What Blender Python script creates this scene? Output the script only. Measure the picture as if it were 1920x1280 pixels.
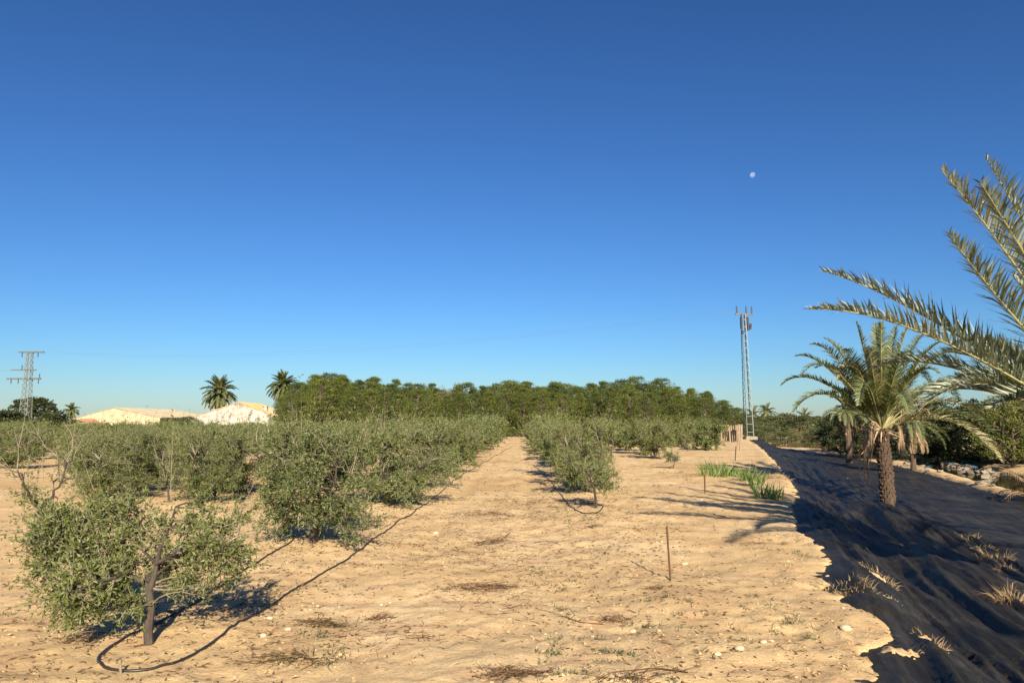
import bpy, math, random
import numpy as np
from mathutils import Vector, Matrix

# ------------------------------------------------------------------ camera, world, sun, exposure
scene = bpy.context.scene
for o in list(bpy.data.objects): bpy.data.objects.remove(o)
COL = scene.collection
W0, H0, F, HY, CX, CAMZ = 1920, 1280, 1386.0, 785.0, 984.0, 1.7
PITCH = math.atan((HY - 640) / F)
YAW = math.atan((CX - 960) / F)
cam_data = bpy.data.cameras.new('camera')
cam_data.lens = 36 * F / W0; cam_data.sensor_width = 36
cam_data.clip_start = 0.05; cam_data.clip_end = 9000
cam = bpy.data.objects.new('camera', cam_data); COL.objects.link(cam)
cam.location = (0, 0, CAMZ)
cam.rotation_euler = (math.pi / 2 + PITCH, 0, YAW)
scene.camera = cam
CAMM = cam.rotation_euler.to_matrix()

SUN_EL = 26.5
SUN_AZ = math.atan2(0.2, -1.0)               # clockwise from +Y
sund = Vector((math.sin(SUN_AZ) * math.cos(math.radians(SUN_EL)), math.cos(SUN_AZ) * math.cos(math.radians(SUN_EL)), math.sin(math.radians(SUN_EL))))
world = bpy.data.worlds.new('World'); scene.world = world; world.use_nodes = True
wn = world.node_tree.nodes; wl = world.node_tree.links; wn.clear()
sky = wn.new('ShaderNodeTexSky'); sky.sky_type = 'NISHITA'; sky.sun_disc = False
sky.sun_elevation = math.radians(SUN_EL); sky.sun_rotation = SUN_AZ
sky.altitude = 0; sky.air_density = 1.15; sky.dust_density = 0.15; sky.ozone_density = 8.5
bg = wn.new('ShaderNodeBackground'); bg.inputs[1].default_value = 0.05
wo = wn.new('ShaderNodeOutputWorld'); tint = wn.new('ShaderNodeMix'); tint.data_type = 'RGBA'; tint.blend_type = 'MULTIPLY'; tint.inputs[0].default_value = 1; tint.inputs[7].default_value = (.55, .60, .635, 1)
gam = wn.new('ShaderNodeGamma'); gam.inputs[1].default_value = 1.25   # a clear dry sky: deeper overhead than the model's
wl.new(sky.outputs[0], gam.inputs[0]); wl.new(gam.outputs[0], tint.inputs[6]); wl.new(tint.outputs[2], bg.inputs[0]); wl.new(bg.outputs[0], wo.inputs[0])
sd = bpy.data.lights.new('sun', 'SUN'); sd.energy = 5.0; sd.angle = math.radians(0.55); sd.color = (1.0, 0.865, 0.66)
sun = bpy.data.objects.new('sun', sd); COL.objects.link(sun)
sun.rotation_euler = sund.to_track_quat('Z', 'Y').to_euler()
scene.view_settings.view_transform = 'Standard'; scene.view_settings.look = 'None'
scene.view_settings.gamma = 1; scene.view_settings.exposure = 1.12
scene.view_settings.use_curve_mapping = False

# ------------------------------------------------------------------ helpers
rng = np.random.default_rng(7)
random.seed(7)

def ray(px, py):
    v = CAMM @ Vector(((px - 960) / F, -(py - 640) / F, -1.0))
    return v
def at_z(px, py, z=0.0):
    v = ray(px, py); k = (z - CAMZ) / v.z
    return Vector((v.x * k, v.y * k, z))
def at_d(px, py, d):
    v = ray(px, py); k = d / v.y
    return Vector((v.x * k, d, CAMZ + v.z * k))

_perm = np.random.default_rng(3).permutation(512)
_perm = np.concatenate([_perm, _perm])
_gr = np.random.default_rng(4).uniform(-1, 1, (512, 2)); _gr /= np.linalg.norm(_gr, axis=1)[:, None]
def noise(x, y):
    x = np.asarray(x, float); y = np.asarray(y, float)
    xi = np.floor(x).astype(int); yi = np.floor(y).astype(int)
    xf = x - xi; yf = y - yi
    u = xf * xf * xf * (xf * (xf * 6 - 15) + 10); v = yf * yf * yf * (yf * (yf * 6 - 15) + 10)
    def g(ix, iy, dx, dy):
        h = _perm[(_perm[ix & 511] + (iy & 511)) & 1023 if False else (_perm[ix & 511] + (iy & 511))]
        return _gr[h, 0] * dx + _gr[h, 1] * dy
    a = g(xi, yi, xf, yf); b = g(xi + 1, yi, xf - 1, yf); c = g(xi, yi + 1, xf, yf - 1); d = g(xi + 1, yi + 1, xf - 1, yf - 1)
    return 1.5 * ((a * (1 - u) + b * u) * (1 - v) + (c * (1 - u) + d * u) * v)
def fbm(x, y, o=4):
    s = 0; a = 1.0
    for k in range(o):
        s = s + a * noise(x * 2 ** k + 17.3 * k, y * 2 ** k - 9.1 * k); a *= 0.5
    return s
def sstep(a, b, x):
    t = np.clip((x - a) / (b - a), 0, 1); return t * t * (3 - 2 * t)

def make_mesh(name, V, quads=None, tris=None, mats=(), qm=None, tm=None, smooth=False):
    V = np.asarray(V, np.float32)
    quads = np.zeros((0, 4), np.int32) if quads is None or len(quads) == 0 else np.asarray(quads, np.int32)
    tris = np.zeros((0, 3), np.int32) if tris is None or len(tris) == 0 else np.asarray(tris, np.int32)
    me = bpy.data.meshes.new(name)
    me.vertices.add(len(V)); me.vertices.foreach_set('co', V.ravel())
    loops = np.concatenate([quads.ravel(), tris.ravel()])
    me.loops.add(len(loops)); me.loops.foreach_set('vertex_index', loops)
    nq, nt = len(quads), len(tris)
    me.polygons.add(nq + nt)
    st = np.concatenate([np.arange(nq) * 4, nq * 4 + np.arange(nt) * 3]).astype(np.int32)
    me.polygons.foreach_set('loop_start', st)
    me.polygons.foreach_set('loop_total', np.concatenate([np.full(nq, 4), np.full(nt, 3)]).astype(np.int32))
    for m in mats: me.materials.append(m)
    mi = np.concatenate([np.zeros(nq, np.int32) if qm is None else qm, np.zeros(nt, np.int32) if tm is None else tm]).astype(np.int32)
    me.polygons.foreach_set('material_index', mi)
    me.polygons.foreach_set('use_smooth', np.full(nq + nt, smooth))
    me.update(calc_edges=True); me.validate()
    return me

class MB:
    """collects geometry for one mesh"""
    def __init__(s): s.V = []; s.Q = []; s.T = []; s.qm = []; s.tm = []; s.n = 0
    def add(s, V, Q=None, T=None, m=0):
        V = np.asarray(V, float).reshape(-1, 3)
        if Q is not None and len(Q): s.Q.append(np.asarray(Q) + s.n); s.qm.append(np.full(len(Q), m))
        if T is not None and len(T): s.T.append(np.asarray(T) + s.n); s.tm.append(np.full(len(T), m))
        s.V.append(V); s.n += len(V)
    def box(s, c, size, m=0, R=None):
        v = np.array([[x, y, z] for x in (-.5, .5) for y in (-.5, .5) for z in (-.5, .5)]) * np.array(size)
        if R is not None: v = v @ np.array(R).T
        s.add(v + np.array(c), [[0, 1, 3, 2], [4, 6, 7, 5], [0, 4, 5, 1], [2, 3, 7, 6], [0, 2, 6, 4], [1, 5, 7, 3]], m=m)
    def bar(s, a, b, w, h=None, m=0):
        a = Vector(a); b = Vector(b); d = b - a
        R = d.to_track_quat('Z', 'Y').to_matrix()
        s.box((a + b) / 2, (w, h or w, d.length), m, R)
    def tube(s, pts, rad, sides=6, m=0, cap=True):
        P = np.array(pts, float); n = len(P)
        rad = np.full(n, rad) if np.isscalar(rad) else np.asarray(rad, float)
        T = np.gradient(P, axis=0); T /= np.linalg.norm(T, axis=1)[:, None] + 1e-9
        ref = np.array([0.31, 0.17, 0.93]) if abs(T[0] @ np.array([0.31, 0.17, 0.93])) < .9 else np.array([1., .1, 0])
        U = np.cross(T, ref); U /= np.linalg.norm(U, axis=1)[:, None] + 1e-9
        B = np.cross(T, U)
        a = np.linspace(0, 2 * np.pi, sides, endpoint=False)
        V = P[:, None] + rad[:, None, None] * (np.cos(a)[None, :, None] * U[:, None] + np.sin(a)[None, :, None] * B[:, None])
        i = np.arange(n - 1)[:, None] * sides; j = np.arange(sides)[None]; k = (j + 1) % sides
        Q = np.stack([i + j, i + k, i + sides + k, i + sides + j], -1).reshape(-1, 4)
        V = V.reshape(-1, 3); T3 = []
        if cap:
            V = np.vstack([V, P[-1:], P[:1]]); e = (n - 1) * sides
            T3 = [[e + q, e + (q + 1) % sides, n * sides] for q in range(sides)] + [[(q + 1) % sides, q, n * sides + 1] for q in range(sides)]
        s.add(V, Q, T3, m)
    def mesh(s, name, mats, smooth=False):
        return make_mesh(name, np.vstack(s.V), np.vstack(s.Q) if s.Q else None, np.vstack(s.T) if s.T else None, mats,
                         np.concatenate(s.qm) if s.qm else None, np.concatenate(s.tm) if s.tm else None, smooth)

def unit(a): return a / (np.linalg.norm(a, axis=-1, keepdims=True) + 1e-9)
def rdir(n, r=None): return unit((r or rng).normal(size=(n, 3)))
def kites(mb, P, D, L, Wd, m=0, mid=.42, nrm=None, r=None):
    """leaf blades: P base, D direction, L length, Wd width"""
    n = len(P); D = unit(D)
    N = rdir(n, r) if nrm is None else nrm
    S = unit(np.cross(D, N))
    L = np.broadcast_to(L, (n,))[:, None]; Wd = np.broadcast_to(Wd, (n,))[:, None]
    V = np.stack([P, P + D * L * mid + S * Wd / 2, P + D * L, P + D * L * mid - S * Wd / 2], 1).reshape(-1, 3)
    mb.add(V, np.arange(4 * n).reshape(n, 4), m=m)
def spikes(mb, P, D, L, R, m=0):
    """thin three sided twigs, vectorised"""
    n = len(P); D = unit(D); A = unit(np.cross(D, rdir(n))); B = np.cross(D, A)
    L = np.broadcast_to(L, (n,))[:, None]; R = np.broadcast_to(R, (n,))[:, None]
    V = np.stack([P + A * R, P + (-.5 * A + .87 * B) * R, P + (-.5 * A - .87 * B) * R, P + D * L], 1).reshape(-1, 3)
    b = np.arange(n)[:, None] * 4
    T = np.concatenate([b + np.array([[0, 1, 3]]), b + np.array([[1, 2, 3]]), b + np.array([[2, 0, 3]])])
    mb.add(V, None, T, m)
def bez(p0, p1, p2, p3, n):
    t = np.linspace(0, 1, n)[:, None]
    return (1 - t) ** 3 * np.array(p0) + 3 * (1 - t) ** 2 * t * np.array(p1) + 3 * (1 - t) * t * t * np.array(p2) + t ** 3 * np.array(p3)

def obj(name, me, parent=None, loc=(0, 0, 0), kind=None):
    o = bpy.data.objects.new(name, me); COL.objects.link(o); o.location = loc
    if parent is not None: o.parent = parent
    if kind: o['kind'] = kind
    return o
def tag(o, label, cat, group=None):
    o['label'] = label; o['category'] = cat
    if group: o['group'] = group
    return o
def thing(name, label, cat, loc=(0, 0, 0), rotz=0, group=None, scale=None):
    o = bpy.data.objects.new(name, None); COL.objects.link(o)
    o.location = loc; o.rotation_euler = (0, 0, rotz); o.empty_display_size = .2
    if scale is not None: o.scale = scale
    return tag(o, label, cat, group)
def dup(root, loc, rotz, scale, label, group):
    r = root.copy(); COL.objects.link(r); r.location = loc; r.rotation_euler = (0, 0, rotz); r.scale = scale
    r['label'] = label
    if group: r['group'] = group
    for ch in list(root.children):
        c = ch.copy(); COL.objects.link(c); c.parent = r
        for g in list(ch.children):
            d = g.copy(); COL.objects.link(d); d.parent = c
    return r
ORD = 'first second third fourth fifth sixth seventh eighth ninth tenth eleventh twelfth thirteenth fourteenth fifteenth sixteenth seventeenth eighteenth nineteenth twentieth'.split()
ORD += ['twenty-' + o for o in ORD[:9]] + ['thirtieth'] + ['thirty-' + o for o in ORD[:9]] + ['fortieth'] + ['forty-' + o for o in ORD[:9]]

# ------------------------------------------------------------------ materials
def newmat(name):
    m = bpy.data.materials.new(name); m.use_nodes = True
    nt = m.node_tree; nt.nodes.clear()
    out = nt.nodes.new('ShaderNodeOutputMaterial'); p = nt.nodes.new('ShaderNodeBsdfPrincipled')
    nt.links.new(p.outputs[0], out.inputs[0])
    return m, nt, p, out
def ramp(nt, src, stops):
    r = nt.nodes.new('ShaderNodeValToRGB'); e = r.color_ramp.elements
    while len(e) < len(stops): e.new(0.5)
    for el, (pos, c) in zip(e, stops): el.position = pos; el.color = (*c, 1) if len(c) == 3 else c
    nt.links.new(src, r.inputs[0]); return r.outputs[0]
def ntex(nt, scale, detail=4, rough=.6, coord=None, dist=0):
    n = nt.nodes.new('ShaderNodeTexNoise'); n.inputs['Scale'].default_value = scale
    n.inputs['Detail'].default_value = detail; n.inputs['Roughness'].default_value = rough; n.inputs['Distortion'].default_value = dist
    if coord is not None: nt.links.new(coord, n.inputs['Vector'])
    return n.outputs[0]
def coords(nt, kind='Object', scale=(1, 1, 1), rot=(0, 0, 0)):
    t = nt.nodes.new('ShaderNodeTexCoord'); mp = nt.nodes.new('ShaderNodeMapping')
    mp.inputs['Scale'].default_value = scale; mp.inputs['Rotation'].default_value = rot
    nt.links.new(t.outputs[kind], mp.inputs[0]); return mp.outputs[0]
def mix(nt, f, a, b, mode='MIX'):
    m = nt.nodes.new('ShaderNodeMix'); m.data_type = 'RGBA'; m.blend_type = mode
    for s, v in ((m.inputs[0], f), (m.inputs[6], a), (m.inputs[7], b)):
        if isinstance(v, (int, float)): s.default_value = v
        elif isinstance(v, tuple): s.default_value = (*v, 1)
        else: nt.links.new(v, s)
    return m.outputs[2]
def math_n(nt, op, a, b=0.0):
    m = nt.nodes.new('ShaderNodeMath'); m.operation = op
    for s, v in ((m.inputs[0], a), (m.inputs[1], b)):
        if isinstance(v, (int, float)): s.default_value = v
        else: nt.links.new(v, s)
    return m.outputs[0]
def bump(nt, p, h, strength=.4, dist=.01, prev=None):
    b = nt.nodes.new('ShaderNodeBump'); b.inputs['Strength'].default_value = strength; b.inputs['Distance'].default_value = dist
    nt.links.new(h, b.inputs['Height'])
    if prev is not None: nt.links.new(prev, b.inputs['Normal'])
    nt.links.new(b.outputs[0], p.inputs['Normal']); return b.outputs[0]

def leaf_mat(name, c1, c2, c3, under, trans=.25, rough=.5, vary=.25, spec=.3):
    """leaf colour varies from blade to blade and from tree to tree; paler underside; light passes through"""
    m, nt, p, out = newmat(name)
    g = nt.nodes.new('ShaderNodeNewGeometry'); oi = nt.nodes.new('ShaderNodeObjectInfo')
    col = ramp(nt, g.outputs['Random Per Island'], [(0, c1), (.55, c2), (1, c3)])
    v = math_n(nt, 'MULTIPLY_ADD', oi.outputs['Random'], vary * 2); nt.nodes[-1].inputs[2].default_value = 1 - vary
    cv = nt.nodes.new('ShaderNodeHueSaturation'); nt.links.new(col, cv.inputs['Color']); nt.links.new(v, cv.inputs['Value'])
    hh = math_n(nt, 'MULTIPLY_ADD', oi.outputs['Random'], -.05); nt.nodes[-1].inputs[2].default_value = .525
    nt.links.new(hh, cv.inputs['Hue'])
    c = mix(nt, g.outputs['Backfacing'], cv.outputs[0], under)
    nt.links.new(c, p.inputs['Base Color']); p.inputs['Roughness'].default_value = rough
    p.inputs['Specular IOR Level'].default_value = spec
    tr = nt.nodes.new('ShaderNodeBsdfTranslucent'); nt.links.new(mix(nt, .5, c, (.25, .32, .05)), tr.inputs[0])
    ms = nt.nodes.new('ShaderNodeMixShader'); ms.inputs[0].default_value = trans
    nt.links.new(p.outputs[0], ms.inputs[1]); nt.links.new(tr.outputs[0], ms.inputs[2]); nt.links.new(ms.outputs[0], out.inputs[0])
    return m
def simple_mat(name, c1, c2, scale=8, rough=.8, b=.3, bd=.01, metal=0, sc=(1, 1, 1), det=5, lo=.3, hi=.7):
    m, nt, p, out = newmat(name)
    co = coords(nt, scale=sc); n = ntex(nt, scale, det, .65, co)
    nt.links.new(ramp(nt, n, [(lo, c1), (hi, c2)]), p.inputs['Base Color'])
    p.inputs['Roughness'].default_value = rough; p.inputs['Metallic'].default_value = metal
    if b: bump(nt, p, n, b, bd)
    return m

M = {}
M['olive_leaf'] = leaf_mat('olive leaves', (.050, .076, .012), (.092, .124, .025), (.165, .188, .056), (.160, .182, .080), .22, .5, .18)
M['olive_bark'] = simple_mat('olive bark', (.024, .018, .014), (.088, .070, .052), 30, .85, .5, .006, sc=(1, 1, .35))
M['twig'] = simple_mat('pale olive twigs', (.13, .11, .075), (.27, .23, .165), 20, .8, 0)
M['pine_leaf'] = leaf_mat('pine needles', (.032, .054, .008), (.068, .102, .014), (.130, .155, .026), (.07, .085, .018), .2, .6, .5)
M['dark_leaf'] = leaf_mat('broad dark leaves', (.014, .024, .007), (.026, .040, .011), (.050, .066, .020), (.04, .052, .022), .15, .5, .3)
M['shrub_leaf'] = leaf_mat('shrub leaves', (.035, .052, .014), (.065, .085, .025), (.11, .12, .045), (.09, .10, .05), .2, .6, .3)
M['yellow_leaf'] = leaf_mat('yellow green leaves', (.07, .08, .012), (.12, .13, .02), (.18, .18, .04), (.12, .13, .04), .25, .6, .2)
M['dry_grass'] = leaf_mat('dry grass blades', (.17, .11, .05), (.30, .21, .10), (.44, .33, .18), (.34, .25, .14), .25, .7, .2)
M['tan_shrub'] = leaf_mat('dry grassy shrub', (.12, .10, .045), (.17, .14, .065), (.23, .18, .09), (.18, .14, .08), .2, .7, .2)
M['reed'] = leaf_mat('green reed blades', (.06, .12, .02), (.10, .18, .035), (.17, .24, .06), (.15, .22, .07), .3, .5, .15)
M['frond'] = leaf_mat('palm leaflets', (.050, .070, .018), (.105, .128, .036), (.205, .210, .075), (.13, .155, .07), .25, .42, .2, .4)
M['frond_pale'] = leaf_mat('large palm leaflets', (.09, .115, .072), (.21, .245, .165), (.38, .40, .295), (.33, .36, .27), .2, .38, .2, .5)
M['frond_y'] = leaf_mat('yellowing palm leaflets', (.13, .12, .05), (.24, .21, .10), (.36, .30, .15), (.28, .25, .13), .25, .45, .2)
M['frond_dead'] = leaf_mat('dead palm leaflets', (.12, .075, .038), (.22, .145, .075), (.36, .26, .15), (.24, .17, .10), .15, .7, .2)
M['rachis'] = simple_mat('palm leaf stalk', (.20, .19, .075), (.36, .33, .15), 6, .5, .1)
M['rachis_dead'] = simple_mat('dry palm leaf stalk', (.30, .20, .12), (.48, .38, .26), 6, .7, .2)
M['palm_bark'] = simple_mat('palm trunk scales', (.030, .020, .014), (.13, .085, .055), 18, .9, .6, .02)
M['palm_core'] = simple_mat('palm trunk core', (.020, .013, .009), (.06, .04, .025), 18, .9, .4, .02)
M['pine_bark'] = simple_mat('pine bark', (.06, .04, .028), (.15, .11, .08), 14, .9, .6, .02)
M['steel'] = simple_mat('galvanised steel', (.14, .165, .155), (.22, .25, .235), 2, .5, .05, metal=.15)
M['steel_dull'] = simple_mat('dull weathered steel', (.07, .075, .07), (.13, .13, .125), 2, .6, .05, metal=.2)
M['dark_steel'] = simple_mat('dark insulators', (.02, .02, .022), (.05, .05, .055), 4, .4, 0)
M['rust'] = simple_mat('rusty iron rod', (.05, .022, .012), (.115, .055, .03), 60, .85, .5, .002)
M['hose'] = simple_mat('black polythene pipe', (.012, .012, .013), (.035, .032, .03), 9, .42, .1, .002)
M['wire'] = simple_mat('power line', (.10, .12, .16), (.16, .18, .22), 1, .5, 0)
M['post'] = simple_mat('weathered wooden post', (.17, .12, .08), (.36, .27, .18), 16, .85, .4, .01, sc=(1, 1, .2))
M['rock'] = simple_mat('pale limestone', (.13, .105, .075), (.36, .30, .22), 9, .9, .6, .03)
M['pebble'] = simple_mat('pale pebbles', (.34, .25, .155), (.52, .42, .29), 11, .85, .3, .004)
M['litter'] = leaf_mat('brown twigs and dead leaves', (.050, .026, .012), (.105, .058, .028), (.22, .14, .075), (.14, .09, .05), .05, .85, .1)
M['wall_y'] = simple_mat('cream plaster', (.24, .195, .115), (.42, .375, .25), .6, .9, .2, .02, det=9, lo=.34, hi=.54)
M['wall_w'] = simple_mat('stained white plaster', (.14, .13, .105), (.43, .41, .355), 1.1, .9, .2, .02, det=10, sc=(1, 1, .6), lo=.36, hi=.56)
M['roof_g'] = simple_mat('weathered grey roofing', (.22, .19, .13), (.33, .29, .21), .5, .85, .2, .02)
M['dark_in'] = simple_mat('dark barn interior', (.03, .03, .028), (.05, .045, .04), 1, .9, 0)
M['plaster_r'] = simple_mat('reddish plaster', (.28, .14, .08), (.38, .21, .12), .5, .9, .1)

# tiled roof colour
m, nt, p, out = newmat('orange clay tiles')
n = ntex(nt, 1.2, 6, .7, coords(nt)); nt.links.new(ramp(nt, n, [(.3, (.28, .13, .055)), (.5, (.50, .26, .11)), (.7, (.58, .38, .20))]), p.inputs['Base Color'])
p.inputs['Roughness'].default_value = .85; M['tile'] = m

# water
m, nt, p, out = newmat('still dark water')
p.inputs['Base Color'].default_value = (.018, .022, .010, 1); p.inputs['Roughness'].default_value = .08
bump(nt, p, ntex(nt, 3, 3, .5, coords(nt)), .15, .02); M['water'] = m

# sandy soil
def soil(name):
    m, nt, p, out = newmat(name)
    co = coords(nt)
    big = ntex(nt, .28, 5, .62, co, .4); mid = ntex(nt, 2.3, 7, .68, co, .6); fine = ntex(nt, 42, 5, .75, co); grain = ntex(nt, 190, 2, .7, co)
    c = ramp(nt, big, [(.34, (.50, .355, .180)), (.50, (.61, .452, .245)), (.66, (.68, .525, .315))])
    c = mix(nt, ramp(nt, mid, [(.36, (1, 1, 1)), (.55, (0, 0, 0))]), c, mix(nt, .5, c, (.44, .27, .145)))
    c = mix(nt, ramp(nt, fine, [(.36, (.45, .45, .45)), (.52, (0, 0, 0))]), c, (.27, .16, .085))
    c = mix(nt, ramp(nt, fine, [(.60, (0, 0, 0)), (.74, (.7, .7, .7))]), c, (.72, .60, .43))
    c = mix(nt, ramp(nt, grain, [(.33, (.35, .35, .35)), (.5, (0, 0, 0))]), c, (.24, .15, .09))
    # leaf debris stains: patchy dark specks
    sp = nt.nodes.new('ShaderNodeTexVoronoi'); sp.inputs['Scale'].default_value = 26; sp.inputs['Randomness'].default_value = 1
    cs = coords(nt, scale=(1, 1, 1)); nt.links.new(mix(nt, .12, cs, nt.nodes[-1].outputs[0] if False else cs), sp.inputs['Vector'])
    dots = ramp(nt, sp.outputs['Distance'], [(.10, (1, 1, 1)), (.22, (0, 0, 0))])
    patch = ramp(nt, ntex(nt, 1.3, 5, .7, co, 1.0), [(.50, (0, 0, 0)), (.62, (1, 1, 1))])
    c = mix(nt, mix(nt, 1.0, dots, patch, 'MULTIPLY'), c, (.15, .09, .05))
    nt.links.new(c, p.inputs['Base Color']); p.inputs['Roughness'].default_value = .95; p.inputs['Specular IOR Level'].default_value = .12
    b1 = bump(nt, p, mid, .8, .04); b2 = bump(nt, p, fine, .9, .010, b1); bump(nt, p, grain, .4, .002, b2)
    return m
M['soil'] = soil('sandy soil')

# woven black ground cloth
m, nt, p, out = newmat('black woven ground cloth')
co = coords(nt, rot=(0, 0, math.radians(16)))
stm = nt.nodes.new('ShaderNodeMapping'); stm.inputs['Scale'].default_value = (3.2, .22, 1); nt.links.new(co, stm.inputs[0]); st = stm.outputs[0]
streak = ntex(nt, 2.2, 6, .7, st); dust = ntex(nt, 1.1, 6, .65, co, .5); fine = ntex(nt, 34, 4, .7, co)
c = ramp(nt, streak, [(.34, (.007, .0065, .006)), (.52, (.017, .016, .0145)), (.70, (.040, .037, .032))])
dm = mix(nt, 1.0, ramp(nt, dust, [(.48, (0, 0, 0)), (.72, (.45, .45, .45))]), ramp(nt, fine, [(.40, (.15, .15, .15)), (.66, (1, 1, 1))]), 'MULTIPLY')
c = mix(nt, dm, c, (.17, .14, .10))
nt.links.new(c, p.inputs['Base Color']); p.inputs['Roughness'].default_value = .62; p.inputs['Specular IOR Level'].default_value = .25
b1 = bump(nt, p, streak, .7, .03)
wv = nt.nodes.new('ShaderNodeTexWave'); wv.inputs['Scale'].default_value = 60; nt.links.new(co, wv.inputs['Vector'])
b2 = bump(nt, p, fine, .25, .004, b1); bump(nt, p, wv.outputs['Fac'], .06, .002, b2)
M['cloth'] = m

# moon: daylight air lies in front of it, so it adds its own sunlit face to the sky
m, nt, p, out = newmat('daytime moon')
nt.nodes.remove(p)
df = nt.nodes.new('ShaderNodeBsdfDiffuse'); tp = nt.nodes.new('ShaderNodeBsdfTransparent'); ad = nt.nodes.new('ShaderNodeAddShader')
nt.links.new(ramp(nt, ntex(nt, .12, 3, .6, coords(nt)), [(.4, (.04, .042, .04)), (.6, (.115, .115, .10))]), df.inputs[0])
nt.links.new(df.outputs[0], ad.inputs[0]); nt.links.new(tp.outputs[0], ad.inputs[1]); nt.links.new(ad.outputs[0], out.inputs[0])
M['moon'] = m

# ------------------------------------------------------------------ terrain
edge_px = [(1640, 1300), (1646, 1256), (1628, 1228), (1676, 1198), (1684, 1172), (1600, 1136), (1566, 1110), (1546, 1086), (1564, 1056), (1540, 1020),
           (1494, 985), (1488, 945), (1496, 925), (1482, 895), (1455, 865), (1440, 850), (1425, 836), (1402, 822)]
EP = np.array([at_z(a, b)[:2] for a, b in edge_px]); EP = EP[np.argsort(EP[:, 1])]
def edge_line(y): return 1 + 0.29 * np.asarray(y, float)
def edge_real(y):
    y = np.asarray(y, float)
    e = np.interp(y, EP[:, 1], EP[:, 0])
    e = np.where(y < EP[0, 1], edge_line(y) - edge_line(EP[0, 1]) + EP[0, 0], e)
    e = np.where(y > EP[-1, 1], edge_line(y) - edge_line(EP[-1, 1]) + EP[-1, 0], e)
    return e + .07 * noise(y * 3.1, y * 0 + 4.4) + .045 * noise(y * 7, y * 0 + 1.4) + .025 * noise(y * 17, y * 0 + 5)
def cloth_w(y): return np.interp(y, [0, 20, 38, 42, 49, 53, 62, 74], [7.4, 7.2, 7.0, 6.5, 5.0, 3.3, 1.4, .5]) + .12 * noise(np.asarray(y, float) * .9, 3.3)
def base_h(x, y):
    s = x - edge_line(y)
    h = -0.60 * sstep(-.1, 2.1, s) - 0.12 * sstep(2.3, 7.6, s)
    h = h + (.17 * np.exp(-((s - 2.05) / .42) ** 2) - .15 * np.exp(-((s - .95) / .40) ** 2)) * sstep(3, 7, y) * (1 - sstep(28, 45, y))
    ch = sstep(8.0, 8.8, s) * (1 - sstep(11.4, 12.4, s)) * (1 - sstep(38, 50, y))
    h = h - .38 * ch + .25 * sstep(12, 20, s) + .06 * np.exp(-((s - 7.7) / .42) ** 2) * sstep(12, 20, y) * (1 - sstep(45, 60, y))
    h = h * (1 - .55 * sstep(60, 110, y))
    return h
def soil_h(x, y):
    x = np.asarray(x, float); y = np.asarray(y, float)
    h = base_h(x, y) + .045 * fbm(x * .35, y * .35, 3) + .020 * fbm(x * 1.7 + 5, y * 1.7, 4)
    near = 1 - sstep(14, 45, y)
    n6 = fbm(x * 6.3, y * 6.3, 3); rough = 1 + 1.3 * sstep(.5, 2.5, x) * sstep(-.2, .4, noise(x * .6, y * .6 + 3)); h = h + near * (.009 * rough * n6 + .012 * rough * (np.abs(noise(x * 4.7 + 3, y * 4.7)) - .3) + .008 * np.maximum(0, fbm(x * 3.1 + 40, y * 3.1, 3)) )
    h = h + .012 * np.abs(noise(x * 4.1, y * 5.3 + 9)) * sstep(.05, .5, noise(x * .5 + 8, y * .5 + 3)) * near
    # two wheel ruts along the track between the rows
    for xr in (-1.35, .05):
        xx = x - xr - .18 * noise(y * .11, y * 0 + xr); d = np.exp(-(xx / .16) ** 2)
        h = h - d * (.036 + .014 * np.sin(y * 22 + xx * 10)) * sstep(7, 12, y)
    # heaped sand along the cloth's edge
    er = edge_real(y) - x
    h = h + .020 * np.exp(-((er - .25) / .25) ** 2) * (.3 + 1.6 * np.abs(noise(y * 1.3 + 7, x * .6)))
    er = er + .06 * fbm(x * 4, y * 4, 3) + .03 * noise(x * 19, y * 19)
    # under the cloth the soil lies below it
    h = h - .30 * sstep(-.02, .11, -er) * (1 - sstep(-.05, .25, (x - edge_line(y)) - cloth_w(y)))
    # low ridge at the foot of each near tree row (soil ploughed up to the stems)
    for xr in (-2.8, -7.1, 1.35): h = h + .05 * np.exp(-((x - xr) / .5) ** 2) * sstep(3, 8, y)
    far = sstep(200, 2500, np.hypot(x, y)); h = h - 2.0 * far
    return h
def cloth_h(x, y):
    s = x - edge_line(y)
    near = 1 - .6 * sstep(20, 60, y)
    wx = s + .12 * noise(y * .25, s * .8)
    m_e = sstep(-.12, .40, x - edge_real(y)); b0 = base_h(x, y) + .045 * fbm(x * .35, y * .35, 3); h = 0
    h = h + near * (1 - .75 * sstep(3.2, 4.0, s)) * (.085 * noise(wx * 2.1, y * .16 + 3) + .075 * (1 - np.abs(noise(wx * 3.6 + 9, y * .2))) ** 3 + .034 * noise(wx * 7.0, y * .33 + 8) + .030 * (1 - np.abs(noise(wx * 14, y * .6))) ** 4)
    h = h + near * sstep(3.0, 4.2, s) * (.016 * noise(s * .6, y * 2.0) + .010 * (1 - np.abs(noise(s * .5 + 4, y * 3.1))) ** 5 + .02 * noise(s * .7 + 3, y * .8))
    return b0 + h * m_e - .015 - .015 * (1 - m_e)
def soil_pt(px, py, lift=0):
    z = 0.0
    for _ in range(6):
        p = at_z(px, py, z); z = float(soil_h(p.x, p.y))
    return Vector((p.x, p.y, z + lift))
def surf_h(x, y):
    s = x - float(edge_line(y))
    if x > float(edge_real(y)) and s < float(cloth_w(y)): return float(cloth_h(x, y))
    return float(soil_h(x, y))
def surf_pt(px, py, lift=0):
    z = -.3
    for _ in range(8):
        p = at_z(px, py, z); z = surf_h(p.x, p.y)
    return Vector((p.x, p.y, z + lift))

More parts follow.
